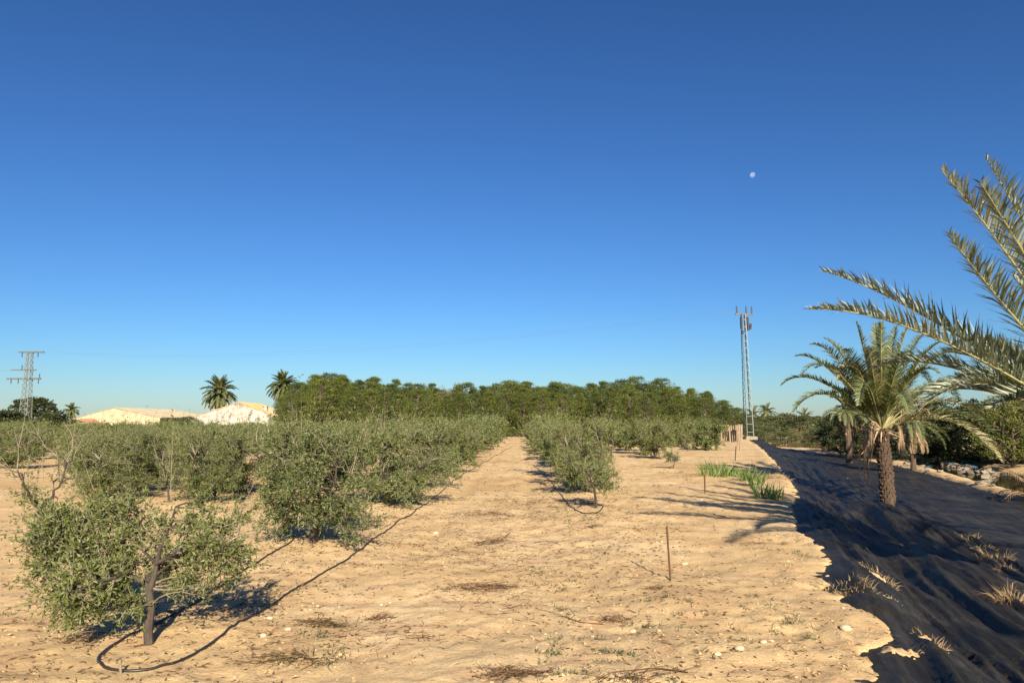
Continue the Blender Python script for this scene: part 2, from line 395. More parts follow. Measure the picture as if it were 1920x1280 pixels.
def growing(a0, step, g, end):
    v = [a0]; s = step
    while v[-1] < end: v.append(v[-1] + s); s *= g
    return np.array(v)
ys = np.concatenate([-growing(0, 2, 1.5, 1500)[:0:-1], np.arange(0, 3.6, .3), growing(3.6, .034, 1.0068, 40)])
ys = np.concatenate([ys, growing(ys[-1] + .4, .45, 1.09, 4200)])
xr_ = np.concatenate([np.arange(-4.2, 7.0, .04), growing(7.0, .05, 1.012, 22)]); xr_ = np.concatenate([xr_, growing(xr_[-1] + .3, .5, 1.10, 4000)])
xl_ = growing(4.24, .045, 1.016, 30); xl_ = np.concatenate([xl_, growing(xl_[-1] + .5, .6, 1.10, 4000)])
xs = np.concatenate([-xl_[::-1], xr_])
X, Y = np.meshgrid(xs, ys); Z = soil_h(X, Y)
ny, nx = X.shape; idx = np.arange(ny * nx).reshape(ny, nx)
Qg = np.stack([idx[:-1, :-1], idx[:-1, 1:], idx[1:, 1:], idx[1:, :-1]], -1).reshape(-1, 4)
ground = obj('ground', make_mesh('ground', np.stack([X, Y, Z], -1).reshape(-1, 3), Qg, None, [M['soil']], smooth=True), kind='structure')
print('ground quads', len(Qg))

def cloth_sheet(name, s0, s1, label, ymin, ymax, ns, lift=0.0, sn=.03):
    yy = growing(ymin, .05, 1.011, ymax)
    u = np.linspace(0, 1, ns)
    YY, UU = np.meshgrid(yy, u, indexing='ij')
    a = (np.minimum(edge_real(YY), edge_line(YY) + .3) - edge_line(YY) - .35) if s0 is None else s0 + sn * noise(YY * .8, YY * 0 + 2)
    b = cloth_w(YY) if s1 is None else s1 + sn * noise(YY * .8, YY * 0 + 2)
    b = np.minimum(b, cloth_w(YY)); b = np.maximum(b, a + .05)
    SS = a + (b - a) * UU; XX = edge_line(YY) + SS
    ZZ = cloth_h(XX, YY) + lift
    n0, n1 = XX.shape; ii = np.arange(n0 * n1).reshape(n0, n1)
    Q = np.stack([ii[:-1, :-1], ii[1:, :-1], ii[1:, 1:], ii[:-1, 1:]], -1).reshape(-1, 4)[:, ::-1]
    o = obj(name, make_mesh(name, np.stack([XX, YY, ZZ], -1).reshape(-1, 3), Q, None, [M['cloth']], smooth=True))
    return tag(o, label, 'ground cloth', 'black ground cloths on the bank')
cloth_sheet('ground_cloth', None, 3.34, 'wrinkled black woven cloth down the bank beside the sand edge', 2.0, 72, 150, .02)
cloth_sheet('ground_cloth', 3.24, None, 'flatter black woven cloth beyond the seam, around and right of the palm trunk', 2.0, 72, 60, -.01)

# stream in its channel
mb = MB(); yy = np.arange(5, 52, 1.0); xa = edge_line(yy) + 8.0; xb = edge_line(yy) + 12.6
V = np.concatenate([np.stack([xa, yy, yy * 0 - .87], -1), np.stack([xb, yy, yy * 0 - .87], -1)])
n = len(yy); mb.add(V, [[i, n + i, n + i + 1, i + 1] for i in range(n - 1)])
obj('stream', mb.mesh('stream', [M['water']], True), kind='structure')

# moon
mp_ = ray(1411, 328).normalized() * 3000 + Vector((0, 0, CAMZ))
bm_s = MB(); th = np.linspace(0, np.pi, 17); ph = np.linspace(0, 2 * np.pi, 33)[:-1]
V = np.array([[math.sin(t) * math.cos(f), math.sin(t) * math.sin(f), math.cos(t)] for t in th for f in ph]) * 10
Q = [[i * 32 + j, i * 32 + (j + 1) % 32, (i + 1) * 32 + (j + 1) % 32, (i + 1) * 32 + j] for i in range(16) for j in range(32)]
bm_s.add(V, np.array(Q)[:, ::-1])
tag(obj('moon', bm_s.mesh('moon', [M['moon']], True), loc=mp_), 'small pale daytime moon in the clear blue sky', 'moon')

# ------------------------------------------------------------------ olive trees
def wob(pts, amp, r):
    pts = np.array(pts, float); n = len(pts)
    w = r.normal(size=(n, 3)) * amp; w[0] = 0; w[-1] *= .3
    return pts + w
def olive_mesh(seed, H=1.75, R=1.0, nb=70, tw=12, nl=14, leafL=.055, leafW=.013, lobes=9, fork=.35, skirt=.12, trunk_r=.045, lobe_list=None, limb_pts=None, shoots=14, bare=3, lobe_r=.34):
    r = np.random.default_rng(seed); tb = MB(); cb = MB()
    limbs = []
    if limb_pts is None:
        lean = r.normal(size=2) * .05
        trunk = wob([(0, 0, -.08), (lean[0] * .5, lean[1] * .5, fork * .5), (lean[0], lean[1], fork)], .012, r)
        tb.tube(trunk, [trunk_r * 1.3, trunk_r, trunk_r * .85], 8)
        nlb = int(r.integers(3, 5)); a0 = r.uniform(0, 6.28)
        for k in range(nlb):
            a = a0 + k * 6.28 / nlb + r.normal() * .3; rr = R * r.uniform(.35, .6)
            top = (math.cos(a) * rr, math.sin(a) * rr, H * r.uniform(.55, .8))
            L = wob(bez(trunk[-1], (trunk[-1][0] + math.cos(a) * rr * .7, trunk[-1][1] + math.sin(a) * rr * .7, fork + .15 * H), (top[0], top[1], H * .45), top, 8), .02, r)
            tb.tube(L, np.linspace(trunk_r * .7, .009, 8), 6); limbs.append(L)
    else:
        for pts, r0, r1 in limb_pts:
            P = np.array(pts, float)
            if len(P) < 4: t = np.linspace(0, 1, 6); P = np.stack([np.interp(t, np.linspace(0, 1, len(P)), P[:, q]) for q in range(3)], 1)
            P = wob(P, .008, r); tb.tube(P, np.linspace(r0, r1, len(P)), 8); limbs.append(P)
    nodes = np.vstack([l[max(1, len(l) // 4):] for l in limbs])
    if lobe_list is None:
        LB = []
        for k in range(lobes):
            a = k * 2.4 + r.uniform(0, 1); q = r.uniform(.2, .82); zz = r.uniform(.0, 1) ** 1.35
            z = skirt * H + lobe_r * .6 + zz * (H * .92 - skirt * H - lobe_r)
            taper = math.sin(math.pi * (0.18 + .72 * zz)) ** .7
            LB.append((math.cos(a) * R * q * taper, math.sin(a) * R * q * taper, z, lobe_r * r.uniform(.8, 1.25)))
    else: LB = lobe_list
    LB = np.array(LB); wts = LB[:, 3] ** 2; pick = r.choice(len(LB), nb, p=wts / wts.sum())
    d = unit(r.normal(size=(nb, 3))); ends = LB[pick, :3] + d * LB[pick, 3:4] * (r.uniform(0.2, 1, (nb, 1)) ** .5) * np.array([1, 1, .85])
    ends[:, 2] = np.maximum(ends[:, 2], .10)
    tP, tD, tL = [], [], []
    for e in ends:
        dd = np.linalg.norm(nodes - e, axis=1) + np.maximum(0, nodes[:, 2] - e[2]) * .8
        s = nodes[np.argmin(dd)]; Lb = np.linalg.norm(e - s)
        mid = (s + e) / 2 + np.array([0, 0, .22 * Lb]) + r.normal(size=3) * .05
        c = bez(s, (s + mid) / 2 + r.normal(size=3) * .03, mid, e, 7)
        tb.tube(c, np.linspace(.0085, .0025, 7), 4, m=1 if r.random() < .35 else 0, cap=False)
        k = tw; t = r.uniform(.3, 1.0, k) ** .8
        i = np.clip((t * 6).astype(int), 0, 5); f = (t * 6 - i)[:, None]
        P = c[i] * (1 - f) + c[i + 1] * f; T = unit(c[i + 1] - c[i])
        out = unit(P - np.array([0, 0, H * .35]))
        D = unit(T * .6 + out * .3 + r.normal(size=(k, 3)) * .65 + np.array([0, 0, .12]))
        tP.append(P); tD.append(D); tL.append(r.uniform(.08, .24, k))
    # upright water shoots on top and some drooping below
    k = shoots; a = r.uniform(0, 6.28, k); q = R * .75 * np.sqrt(r.uniform(0, 1, k))
    wz = np.clip(LB[:, 2] - .45 * H, 0, None) + .02
    P = LB[r.choice(len(LB), k, p=wz / wz.sum()), :3] + np.stack([r.normal(size=k) * .20, r.normal(size=k) * .20, r.uniform(-.1, .22, k)], 1)
    out = unit(P * np.array([1, 1, 0]) + 1e-4)
    tP.append(P); tD.append(unit(r.normal(size=(k, 3)) * .28 + out * .35 + np.array([0, 0, 1]))); tL.append(r.uniform(.2, .85, k) ** 1.3)
    tP = np.vstack(tP); tD = np.vstack(tD); tL = np.concatenate(tL)
    spikes(tb, tP, tD, tL, .0028, m=1)
    # bare pale branches
    for k in range(bare):
        s = nodes[r.integers(len(nodes))]; e = s + unit(r.normal(size=3) * .5 + np.array([0, 0, .9])) * r.uniform(.4, .8)
        c = wob(bez(s, s * .7 + e * .3, s * .3 + e * .7, e, 6), .02, r); tb.tube(c, np.linspace(.007, .002, 6), 4, m=1)
        for q in range(6):
            i = r.integers(2, 6); ed = unit(r.normal(size=3) + np.array([0, 0, .6])) * r.uniform(.1, .3)
            tb.tube([c[i], c[i] + ed * .5 + r.normal(size=3) * .01, c[i] + ed], [.004, .003, .0015], 3, m=1, cap=False)
    # leaves
    n = len(tP); cnt = nl; u = r.uniform(.08, 1.02, (n, cnt)) ; 
    Pl = tP[:, None] + tD[:, None] * (tL[:, None] * u)[..., None]
    Dl = unit(tD[:, None] * .75 + unit(r.normal(size=(n, cnt, 3))) * .85 + np.array([0, 0, .08]))
    Pl = Pl.reshape(-1, 3); Dl = Dl.reshape(-1, 3); m_ = len(Pl)
    kites(cb, Pl, Dl, leafL * r.uniform(.7, 1.25, m_), leafW * r.uniform(.8, 1.3, m_), r=r, mid=.5)
    return tb.mesh('olive_trunk', [M['olive_bark'], M['twig']]), cb.mesh('olive_crown', [M['olive_leaf']])
def olive_thing(meshes, label, group, loc, rot, sc):
    t = thing('olive_tree', label, 'olive tree', loc, rot, group, (sc, sc, sc) if np.isscalar(sc) else sc)
    obj('trunk', meshes[0], t); obj('crown', meshes[1], t); return t
def P3(px, py, d): return tuple(at_d(px, py, d))

# the nearest tree, shaped after the photograph (coordinates relative to its foot)
b = soil_pt(280, 1208); d0 = b.y
def rel(px, py, dd=0.0): v = at_d(px, py, d0 + dd); return (v.x - b.x, v.y - b.y, v.z - b.z)
limbsA = [([rel(280, 1225), rel(279, 1180), rel(282, 1140), rel(280, 1100)], .036, .026),
          ([rel(281, 1105), rel(268, 1090, .03), rel(240, 1076, .05), rel(200, 1062, .1), rel(160, 1045, .15), rel(120, 1040, .1)], .026, .007),
          ([rel(281, 1105), rel(288, 1080), rel(292, 1050), rel(302, 1025, .1), rel(318, 985, .2), rel(330, 950, .2)], .024, .006),
          ([rel(291, 1056), rel(310, 1048, -.05), rel(335, 1030, -.1), rel(380, 1020, -.1), rel(420, 1020, -.1)], .016, .005),
          ([rel(291, 1054), rel(270, 1035, .2), rel(250, 1000, .35), rel(235, 960, .4)], .014, .005),
          ([rel(240, 1076, .05), rel(215, 1080, -.2), rel(180, 1090, -.3), rel(140, 1110, -.3)], .014, .005)]
k = d0 / F
lobA = [(*rel(60, 1110, -.1), 30 * k), (*rel(250, 1010, .2), 34 * k), (*rel(330, 1060, .3), 34 * k), (*rel(235, 1080, .2), 30 * k), (*rel(300, 1085, .5), 26 * k), (*rel(95, 985, .3), 42 * k), (*rel(165, 968, .35), 34 * k), (*rel(300, 975, .3), 30 * k), (*rel(360, 1050, .1), 36 * k), (*rel(435, 975, .1), 26 * k), (*rel(345, 1100, .1), 26 * k), (*rel(170, 1165, -.2), 26 * k), (*rel(110, 1010, .1), 75 * k), (*rel(190, 1000, .2), 66 * k), (*rel(150, 1085, -.1), 70 * k), (*rel(205, 1050, .1), 55 * k), (*rel(130, 1140, -.2), 42 * k),
        (*rel(215, 1120, -.1), 36 * k), (*rel(415, 1030, 0), 58 * k), (*rel(400, 1090, -.05), 46 * k), (*rel(385, 985, .1), 40 * k), (*rel(70, 1060, 0), 45 * k), (*rel(250, 968, .3), 36 * k), (*rel(320, 1000, .2), 28 * k)]
mA = olive_mesh(11, H=1.2, R=.9, nb=190, tw=11, nl=12, leafL=.040, leafW=.012, lobe_list=lobA, limb_pts=limbsA, shoots=7, bare=0)
olive_thing(mA, 'small olive tree nearest the camera inside the black hose loop, open forked stem', 'olive trees of the orchard', b, 0, 1)

protos = [olive_mesh(20 + i, H=1.66, R=1.34, nb=165, tw=11, nl=11, leafL=.052, leafW=.0140, lobes=20, skirt=.0, lobe_r=.33, shoots=70, bare=5) for i in range(4)]
mids = [olive_mesh(40 + i, H=1.66, R=1.45, nb=110, tw=10, nl=11, leafL=.075, leafW=.020, lobes=20, skirt=.0, lobe_r=.34, shoots=80, bare=6) for i in range(4)]
fars = [olive_mesh(60 + i, H=1.80, R=1.45, nb=90, tw=9, nl=9, leafL=.12, leafW=.036, lobes=18, skirt=.02, lobe_r=.46, shoots=36, bare=2) for i in range(3)]
sparse = [olive_mesh(80, H=1.3, R=.6, nb=22, tw=6, nl=6, leafL=.05, leafW=.013, lobes=5, lobe_r=.25, shoots=8, bare=8, trunk_r=.028),
          olive_mesh(81, H=1.1, R=.45, nb=16, tw=6, nl=8, leafL=.05, leafW=.013, lobes=4, lobe_r=.22, shoots=5, bare=6, trunk_r=.022),
          olive_mesh(82, H=1.05, R=.42, nb=38, tw=8, nl=11, leafL=.05, leafW=.014, lobes=5, lobe_r=.26, shoots=12, bare=2, trunk_r=.022, fork=.4, skirt=.3)]
OG = 'olive trees of the orchard'
def place_olive(x, y, sc, label, seed, meshes=None):
    r = random.Random(seed)
    if meshes is None:
        pool = protos if y < 20 else (mids if y < 38 else fars); meshes = pool[r.randrange(len(pool))]
    z = float(soil_h(x, y)) - .02
    s = sc * r.uniform(.88, 1.10); w_ = max(s, .95 if abs(x + 2.8) > .6 else 1.16) if sc > .78 and meshes[1] not in [q[1] for q in sparse] else s
    return olive_thing(meshes, label, OG, (x, y, z), r.uniform(0, 6.28), (w_ * r.uniform(.92, 1.1), w_ * r.uniform(.92, 1.1), s))
# rows left of the track
cnt = 0
side_name = lambda i: ORD[i]
for ri, xr in enumerate([-2.8, -7.1, -10.3] + [-13.8 - 3.7 * k for k in range(12)]):
    yv = 10.05 if ri == 0 else (10.6 if ri == 1 else (19.4 if ri == 2 else 21.5 + (ri % 2) * 2.0)); k = 0
    while yv < 69:
        r = random.Random(int(ri * 131 + yv * 17)); xx = xr + r.uniform(-.2, .2); yy_ = yv + r.uniform(-.3, .3)
        limx = -.735 * yy_ - 2.2
        if ri in (1, 2) and k >= 1: yy_ -= 2.2 if ri == 1 and k > 1 else (1.4 if ri == 2 else 0)
        if xx > limx:
            row = f'{ORD[ri]} row left of the sandy track'
            hsc = .93 if ri == 0 else .80
            if ri == 0 and k == 0: place_olive(-2.84, 10.05, 1.0, 'bushy full olive tree right behind the nearest one, by the hose', 501, protos[0]).scale = (1.1, 1.1, .98)
            elif ri == 1 and k == 0: place_olive(xx, yv, 1.1, 'half bare young olive at the left edge with grey leafless branches', 502, sparse[0])
            elif ri == 1 and k == 1: place_olive(-7.0, 14.7, 1.0, 'thin leafless olive sapling standing in the gap behind the nearest tree', 503, sparse[1])
            else: place_olive(xx, yy_, hsc * (1.0 + (.05 if ri == 0 else 0)), f'olive tree in the {row}, {ORD[k]} from the camera', int(ri * 97 + yv * 13)); 
            cnt += 1
        k += 1; yv += 4.35 if ri < 2 else 3.9
# rows right of the track
for (x_, y_, l_) in ((-6.5, 15.4, 'olive tree just right of the thin leafless sapling'), (-9.0, 15.9, 'olive tree just left of the thin leafless sapling'), (-7.3, 16.9, 'olive tree filling the gap right behind the leafless sapling'), (-9.2, 17.6, 'olive tree left of the gap behind the leafless sapling'), (-5.9, 18.6, 'olive tree squeezed between the first and second left rows'), (-11.2, 19.6, 'first olive at the edge of the bare strip on the left')):
    place_olive(x_, y_, .84, l_, int(x_ * 77))
place_olive(-2.9, 1.25, .74, 'olive tree beside the camera that throws the shadow in the lower left corner', 507, mids[1])
place_olive(1.33, 13.9, 1.0, 'small young olive with bare lower stem in the small hose ring right of the track', 504, sparse[2])
for ri, (xr, y0, y1) in enumerate([(1.45, 17.6, 66), (5.6, 32.0, 66), (9.9, 41, 66), (14.1, 56, 66)]):
    yv = y0; k = 0
    while yv < y1:
        place_olive(xr + random.uniform(-.15, .15), yv, (1.0 if yv < 30 else .97) if ri == 0 else .90, f'olive tree in the {ORD[ri]} row right of the sandy track, {ORD[k + (1 if ri == 0 else 0)]} from the camera', int(900 + ri * 97 + yv * 7)); k += 1; cnt += 1
        yv += 4.3
pt = soil_pt(1262, 880); place_olive(pt.x, pt.y, .75, 'knee high olive sapling in open sand before the second right row', 505, sparse[2])
pt = soil_pt(1290, 846); place_olive(pt.x, pt.y, .8, 'tiny grey sapling in the open sand near the reeds', 506, sparse[1])
print('olives', cnt)

# ------------------------------------------------------------------ pine wood and other trees
def crown_mesh(name, seed, H, R, ncl, per, leaf, mat, shape='cone', z0=.05, cr=.30, trunk_mat=None, trunk_r=.12, aspect=.5, stretch=(1, 1), upb=.35):
    r = np.random.default_rng(seed); cb = MB(); tb = MB()
    tb.tube(wob([(0, 0, -.1), (0, 0, H * .3), (0, 0, H * .6), (0, 0, H * .9)], .04, r), [trunk_r, trunk_r * .8, trunk_r * .5, .02], 7)
    u = r.uniform(0, 1, ncl); zz = z0 * H + u * (H - z0 * H - cr * .5)
    if shape == 'cone': prof = (1 - u) ** .75 * (.55 + .45 * np.minimum(1, u * 6)) + .12
    elif shape == 'round': prof = np.sqrt(np.clip(1 - (2 * u - .9) ** 2 / 1.25, .05, 1))
    else: prof = np.sqrt(np.clip(1 - u ** 2, .05, 1))
    a = r.uniform(0, 6.28, ncl); lump = 1 + .25 * np.sin(a * 3 + seed) + .18 * np.sin(a * 5 + zz * 3)
    q = prof * R * lump * r.uniform(.35, 1, ncl) ** .5
    C = np.stack([np.cos(a) * q * stretch[0], np.sin(a) * q * stretch[1], zz], 1)
    crr = cr * r.uniform(.6, 1.35, ncl)
    for i in range(0, ncl, 3):
        s = np.array([0, 0, max(.2, C[i, 2] - q[i] * .5)]); s[2] = min(s[2], H * .85)
        tb.tube([s, (s + C[i]) / 2 + np.array([0, 0, .1]), C[i]], [trunk_r * .3, trunk_r * .2, .01], 4, cap=False)
    d = rdir(ncl * per, r).reshape(ncl, per, 3); d[..., 2] = np.where(d[..., 2] < -.3, -d[..., 2] * .5, d[..., 2])
    P = C[:, None] + d * crr[:, None, None] * (r.uniform(.3, 1, (ncl, per, 1)) ** .6) * np.array([1, 1, .72])
    D = unit(d + rdir(ncl * per, r).reshape(ncl, per, 3) * .9 + np.array([0, 0, upb]))
    P = P.reshape(-1, 3); D = D.reshape(-1, 3); n = len(P)
    kites(cb, P, D, leaf * r.uniform(.6, 1.3, n), leaf * aspect * r.uniform(.7, 1.3, n), r=r)
    return tb.mesh(name + '_trunk', [trunk_mat or M['pine_bark']]), cb.mesh(name + '_crown', [M[mat]])
def tree_thing(name, meshes, label, cat, group, loc, rot, sc):
    t = thing(name, label, cat, loc, rot, group, sc)
    obj('trunk', meshes[0], t); obj('crown', meshes[1], t); return t

pines = [crown_mesh('pine', 100 + i, 6, 1.9, 240, 46, .19, 'pine_leaf', ['cone', 'round', 'cone', 'round', 'dome'][i], .03, [.30, .38, .28, .34, .40][i], aspect=.22, stretch=(1, 1), upb=.8) for i in range(5)]
sky_x = [520, 545, 575, 610, 640, 660, 690, 720, 745, 780, 800, 830, 850, 868, 900, 935, 960, 990, 1010, 1060, 1100, 1150, 1190, 1220, 1238, 1258, 1290, 1320, 1340, 1360, 1385, 1400, 1440]
sky_y = [752, 728, 712, 699, 708, 716, 710, 712, 722, 724, 727, 722, 731, 722, 725, 722, 718, 722, 718, 722, 716, 716, 713, 716, 705, 722, 734, 736, 745, 756, 766, 776, 786]
PG = 'pines of the wood behind the orchard'
rows_p = [('back', 96, 25, 1.0), ('middle', 84, 27, .95), ('front', 74, 30, .78)]
for name_r, dpt, stepx, hf in rows_p:
    px = 528 if name_r != 'front' else 548; k = 0; fi = 0
    while px < (1400 if name_r != 'front' else 1385):
        r = random.Random(int(px * 7 + dpt)); d = dpt + r.uniform(-4, 4)
        top = np.interp(px, sky_x, sky_y); v = at_d(px, 785, d)
        if hf < 1: top = 785 - (785 - top) * (hf + (r.random() - .5) * .22)
        else: top = top + r.uniform(-7, 12)
        h = at_d(px, top, d).z + .1; z = float(base_h(v.x, d)) - .1
        sc = (h - z) / 6.0; wsc = sc * r.uniform(.85, 1.15) * (1.05 if h > 3 else 1.3)
        tree_thing('pine_tree', pines[r.randrange(5)], f'pine tree in the {name_r} line of the wood, {ORD[k]} from the left', 'pine tree', PG, (v.x, d, z), r.uniform(0, 6.28), (wsc, wsc, sc))
        k += 1; px += stepx * r.uniform(.75, 1.25)
# one taller, looser, greyer tree on the skyline
loose = crown_mesh('loose_tree', 130, 6, 2.0, 60, 50, .17, 'olive_leaf', 'round', .35, .42, aspect=.4)
v = at_d(1240, 785, 88); tree_thing('pine_tree', loose, 'tall loose grey green tree standing above the right part of the wood', 'tree', None, (v.x, 88, -.3), 1, (1.12, 1.12, 1.10))
browns = crown_mesh('thin_tree', 131, 6, 1.3, 40, 40, .15, 'tan_shrub', 'cone', .2, .35, aspect=.3)
v = at_d(842, 785, 84); tree_thing('pine_tree', browns, 'thin brownish half bare pine showing in the dip of the wood skyline', 'pine tree', None, (v.x, 79, -.2), 1, (1, 1, .93))

# dark fig tree beyond the orchard at the far left
fig = crown_mesh('fig', 140, 5, 3.0, 100, 70, .30, 'dark_leaf', 'dome', .03, .65, aspect=.7)
v = at_d(62, 785, 112); tree_thing('fig_tree', fig, 'dark dense fig tree behind the lattice pylon at the left edge', 'tree', None, (v.x, 112, -.3), 0, (1.3, 1.3, 1.02))
v = at_d(16, 785, 95); tree_thing('fig_tree', fig, 'lower dark fig tree cut by the left edge of the picture', 'tree', None, (v.x, 95, -.3), 2, (.9, .9, .60))
v = at_d(96, 785, 95); tree_thing('fig_tree', fig, 'low rounded dark tree between the pylon and the cream barn', 'tree', None, (v.x, 95, -.3), 4, (.62, .62, .55))

# broadleaf trees on the far bank at the right and shrubs toward the pylon
broad = [crown_mesh('broad', 150 + i, 4, 2.2, 130, 75, .16, 'dark_leaf', 'round', .10, .46, aspect=.55) for i in range(3)]
shrubs = [crown_mesh('shrub', 160 + i, 2, 1.5, 90, 60, .12, 'shrub_leaf', 'dome', .02, .36, aspect=.5, trunk_r=.05) for i in range(3)]
yel = crown_mesh('yellow', 170, 4, 2.2, 120, 70, .15, 'yellow_leaf', 'round', .08, .46, aspect=.4)
tans = crown_mesh('tan', 171, 2, 1.6, 80, 60, .16, 'tan_shrub', 'dome', .0, .32, aspect=.15, trunk_r=.03)
def put(kind, meshes, px, d, top, base_size, label, cat, group, wide=1.0, baseh=4.0):
    v = at_d(px, 785, d); z = float(soil_h(v.x, d)) - .1; h = at_d(px, top, d).z - z
    s = h / baseh; return tree_thing(kind, meshes, label, cat, group, (v.x, d, z), (px * 1.3) % 6.28, (s * wide, s * wide, s))
BG = 'dark trees on the far bank of the stream'
for i, (px, d, top, wd) in enumerate([(1574, 50, 768, .9), (1612, 46, 760, .9), (1655, 50, 752, 1.1), (1700, 44, 762, 1.0), (1745, 48, 752, 1.1), (1792, 43, 766, 1.0), (1835, 47, 748, 1.1), (1868, 41, 765, 1.0), (1930, 42, 742, 1.1), (1975, 40, 745, 1.1), (2020, 44, 740, 1.1)]):
    put('broadleaf_tree', broad[i % 3], px, d, top, 4, f'dark leafy tree on the far bank behind the palms, {ORD[i]} from the left', 'tree', BG, wd)
put('broadleaf_tree', yel, 1893, 38, 748, 4, 'yellow green feathery tree at the right edge above the stream', 'tree', None, 1.0)
put('broadleaf_tree', yel, 1945, 40, 735, 4, 'yellow green tree cut by the right edge of the picture', 'tree', None, 1.1)
SG = 'shrubs between the pylon and the palms'
for i, (px, d, top, wd, ks) in enumerate([(1410, 78, 790, 1.2, 0), (1428, 84, 784, 1.3, 1), (1450, 90, 779, 1.3, 2), (1475, 95, 775, 1.4, 0), (1500, 88, 778, 1.5, 1), (1523, 100, 781, 1.6, 2), (1548, 92, 782, 1.6, 0), (1565, 70, 784, 1.4, 1), (1590, 64, 781, 1.5, 2), (1395, 88, 775, 1.2, 2),
                                       (1540, 62, 800, 1.2, 1), (1420, 68, 806, 1.2, 2), (1440, 72, 800, 1.2, 0)]):
    put('shrub', shrubs[ks], px, d, top, 2, f'green shrub right of the tall pylon, {ORD[i]} of the far thicket', 'shrub', SG, wd, 2)
put('shrub', shrubs[0], 1470, 62, 809, 2, 'round dark green bush beside the sandy strip beyond the cloth', 'shrub', None, 1.4, 2)
for i, (px, d, top, wd) in enumerate([(1514, 68, 809, 1.5), (1534, 62, 815, 1.6), (1562, 58, 820, 1.6), (1500, 76, 804, 1.6), (1445, 70, 812, 1.2)]):
    put('dry_shrub', tans, px, d, top, 2, ['tan grassy shrub right of the round dark bush', 'low tan grassy shrub in front of the dark trees by the sand strip', 'low tan shrub nearest the leaning palm trunk', 'pale dry shrub behind the round dark bush', 'small dry shrub between pylon foot and round bush'][i], 'shrub', 'dry grassy shrubs', wd, 2)
for i, (px, d, top, wd) in enumerate([(330, 118, 783, 1.5), (352, 114, 780, 1.3), (140, 120, 786, 1.3)]):
    put('shrub', shrubs[i], px, d, top, 2, ['green bush before the dark open side of the barn', 'green bush between the barn and the white house', 'low bush at the left end of the barn'][i], 'shrub', None, wd, 2)
# far skyline of trees toward the horizon, behind everything, both sides
farw = [crown_mesh('far', 180 + i, 6, 4.0, 70, 45, .5, 'shrub_leaf', 'dome', .0, .9, aspect=.6) for i in range(2)]
fi = 0
for px in list(range(-40, 560, 40)) + list(range(1380, 1620, 22)):
    r = random.Random(px); d = r.uniform(230, 320); v = at_d(px, 785, d)
    h = at_d(px, r.uniform(779, 784) if px > 1000 else r.uniform(782, 786), d).z + .8
    tree_thing('distant_tree', farw[px % 2], f'small distant tree on the low green horizon line, {ORD[fi]} from the left', 'tree', 'distant trees along the horizon', (v.x, d, -.8), r.uniform(0, 6), (h / 6 * 2, h / 6 * 1.4, h / 6)); fi += 1

# ------------------------------------------------------------------ palms
def frond_mesh(pts, seed, leafL=.32, n_leaf=90, mats=('frond', 'rachis'), leafW=.022, vee=.55, r0=.018, fwd=.75, droop=.25, start=.12, segs=2, tip_mix=0.0, side_bias=0):
    r = np.random.default_rng(seed); mb = MB(); P = np.array(pts, float); n = len(P)
    mb.tube(P, np.linspace(r0, .003, n), 5, m=1)
    T = unit(np.gradient(P, axis=0)); up = np.array([0, 0, 1.0])
    S = np.cross(T, up); S = unit(S + 1e-3); Nn = unit(np.cross(S, T))
    arc = np.concatenate([[0], np.cumsum(np.linalg.norm(np.diff(P, axis=0), axis=1))]); arc /= arc[-1]
    for sd in (-1, 1):
        t = start + (1 - start) * (np.arange(n_leaf) + r.uniform(-.3, .3, n_leaf)) / n_leaf; t = np.clip(t, 0, 1)
        I = lambda A: np.stack([np.interp(t, arc, A[:, q]) for q in range(3)], 1)
        p, tt, ss, nn = I(P), unit(I(T)), unit(I(S)), unit(I(Nn))
        prof = np.clip(np.sin(np.pi * np.clip(t * .80 + .16, 0, 1)) ** .6, .25, 1) * np.where(t > .93, .8, 1)
        L = leafL * prof * r.uniform(.85, 1.12, n_leaf)
        ve = vee * r.uniform(.3, 1.5, n_leaf)[:, None]
        fw = (fwd + .8 * np.clip(t - .7, 0, 1))[:, None] * r.uniform(.85, 1.2, n_leaf)[:, None]
        D = unit(tt * fw + ss * sd * .85 + nn * ve + rdir(n_leaf, r) * .17)
        wv = unit(np.cross(D, unit(nn * .8 + tt * .35 + rdir(n_leaf, r) * .35)))
        ww = leafW * r.uniform(.8, 1.2, n_leaf)[:, None]
        g = np.array([0, 0, -1.0]); dr = droop * r.uniform(.4, 1.5, n_leaf)[:, None]
        m1 = p + D * L[:, None] * .45; D2 = unit(D + g * dr); tipp = m1 + D2 * L[:, None] * .55
        V = np.stack([p + wv * ww * .35, p - wv * ww * .35, m1 - wv * ww * .5, m1 + wv * ww * .5, tipp], 1).reshape(-1, 3)
        b_ = np.arange(n_leaf)[:, None] * 5
        mb.add(V, b_ + np.array([[0, 1, 2, 3]]), b_ + np.array([[3, 2, 4]]), m=0)
    return mb.mesh('frond', [M[mats[0]], M[mats[1]]])
def arc_pts(az, el, L, bend, n=16, twist=0.0):
    """rachis that leaves the crown at elevation el (deg) and bends down by 'bend' degrees in all"""
    p = np.zeros(3); out = [p.copy()]; a = az
    for i in range(n - 1):
        t = i / (n - 1); e = math.radians(el - bend * t ** 1.3); a += twist / n
        p = p + np.array([math.cos(a) * math.cos(e), math.sin(a) * math.cos(e), math.sin(e)]) * L / (n - 1); out.append(p.copy())
    return np.array(out)
def tip_pts(T, lift, n=18, base_up=.5):
    """rachis from the crown heart to a tip T (relative), arched by lift"""
    T = np.array(T, float); L = np.linalg.norm(T); up = np.array([0, 0, 1.0])
    return bez((0, 0, 0), T * .30 + up * lift * L * base_up, T * .72 + up * lift * L, T, n)
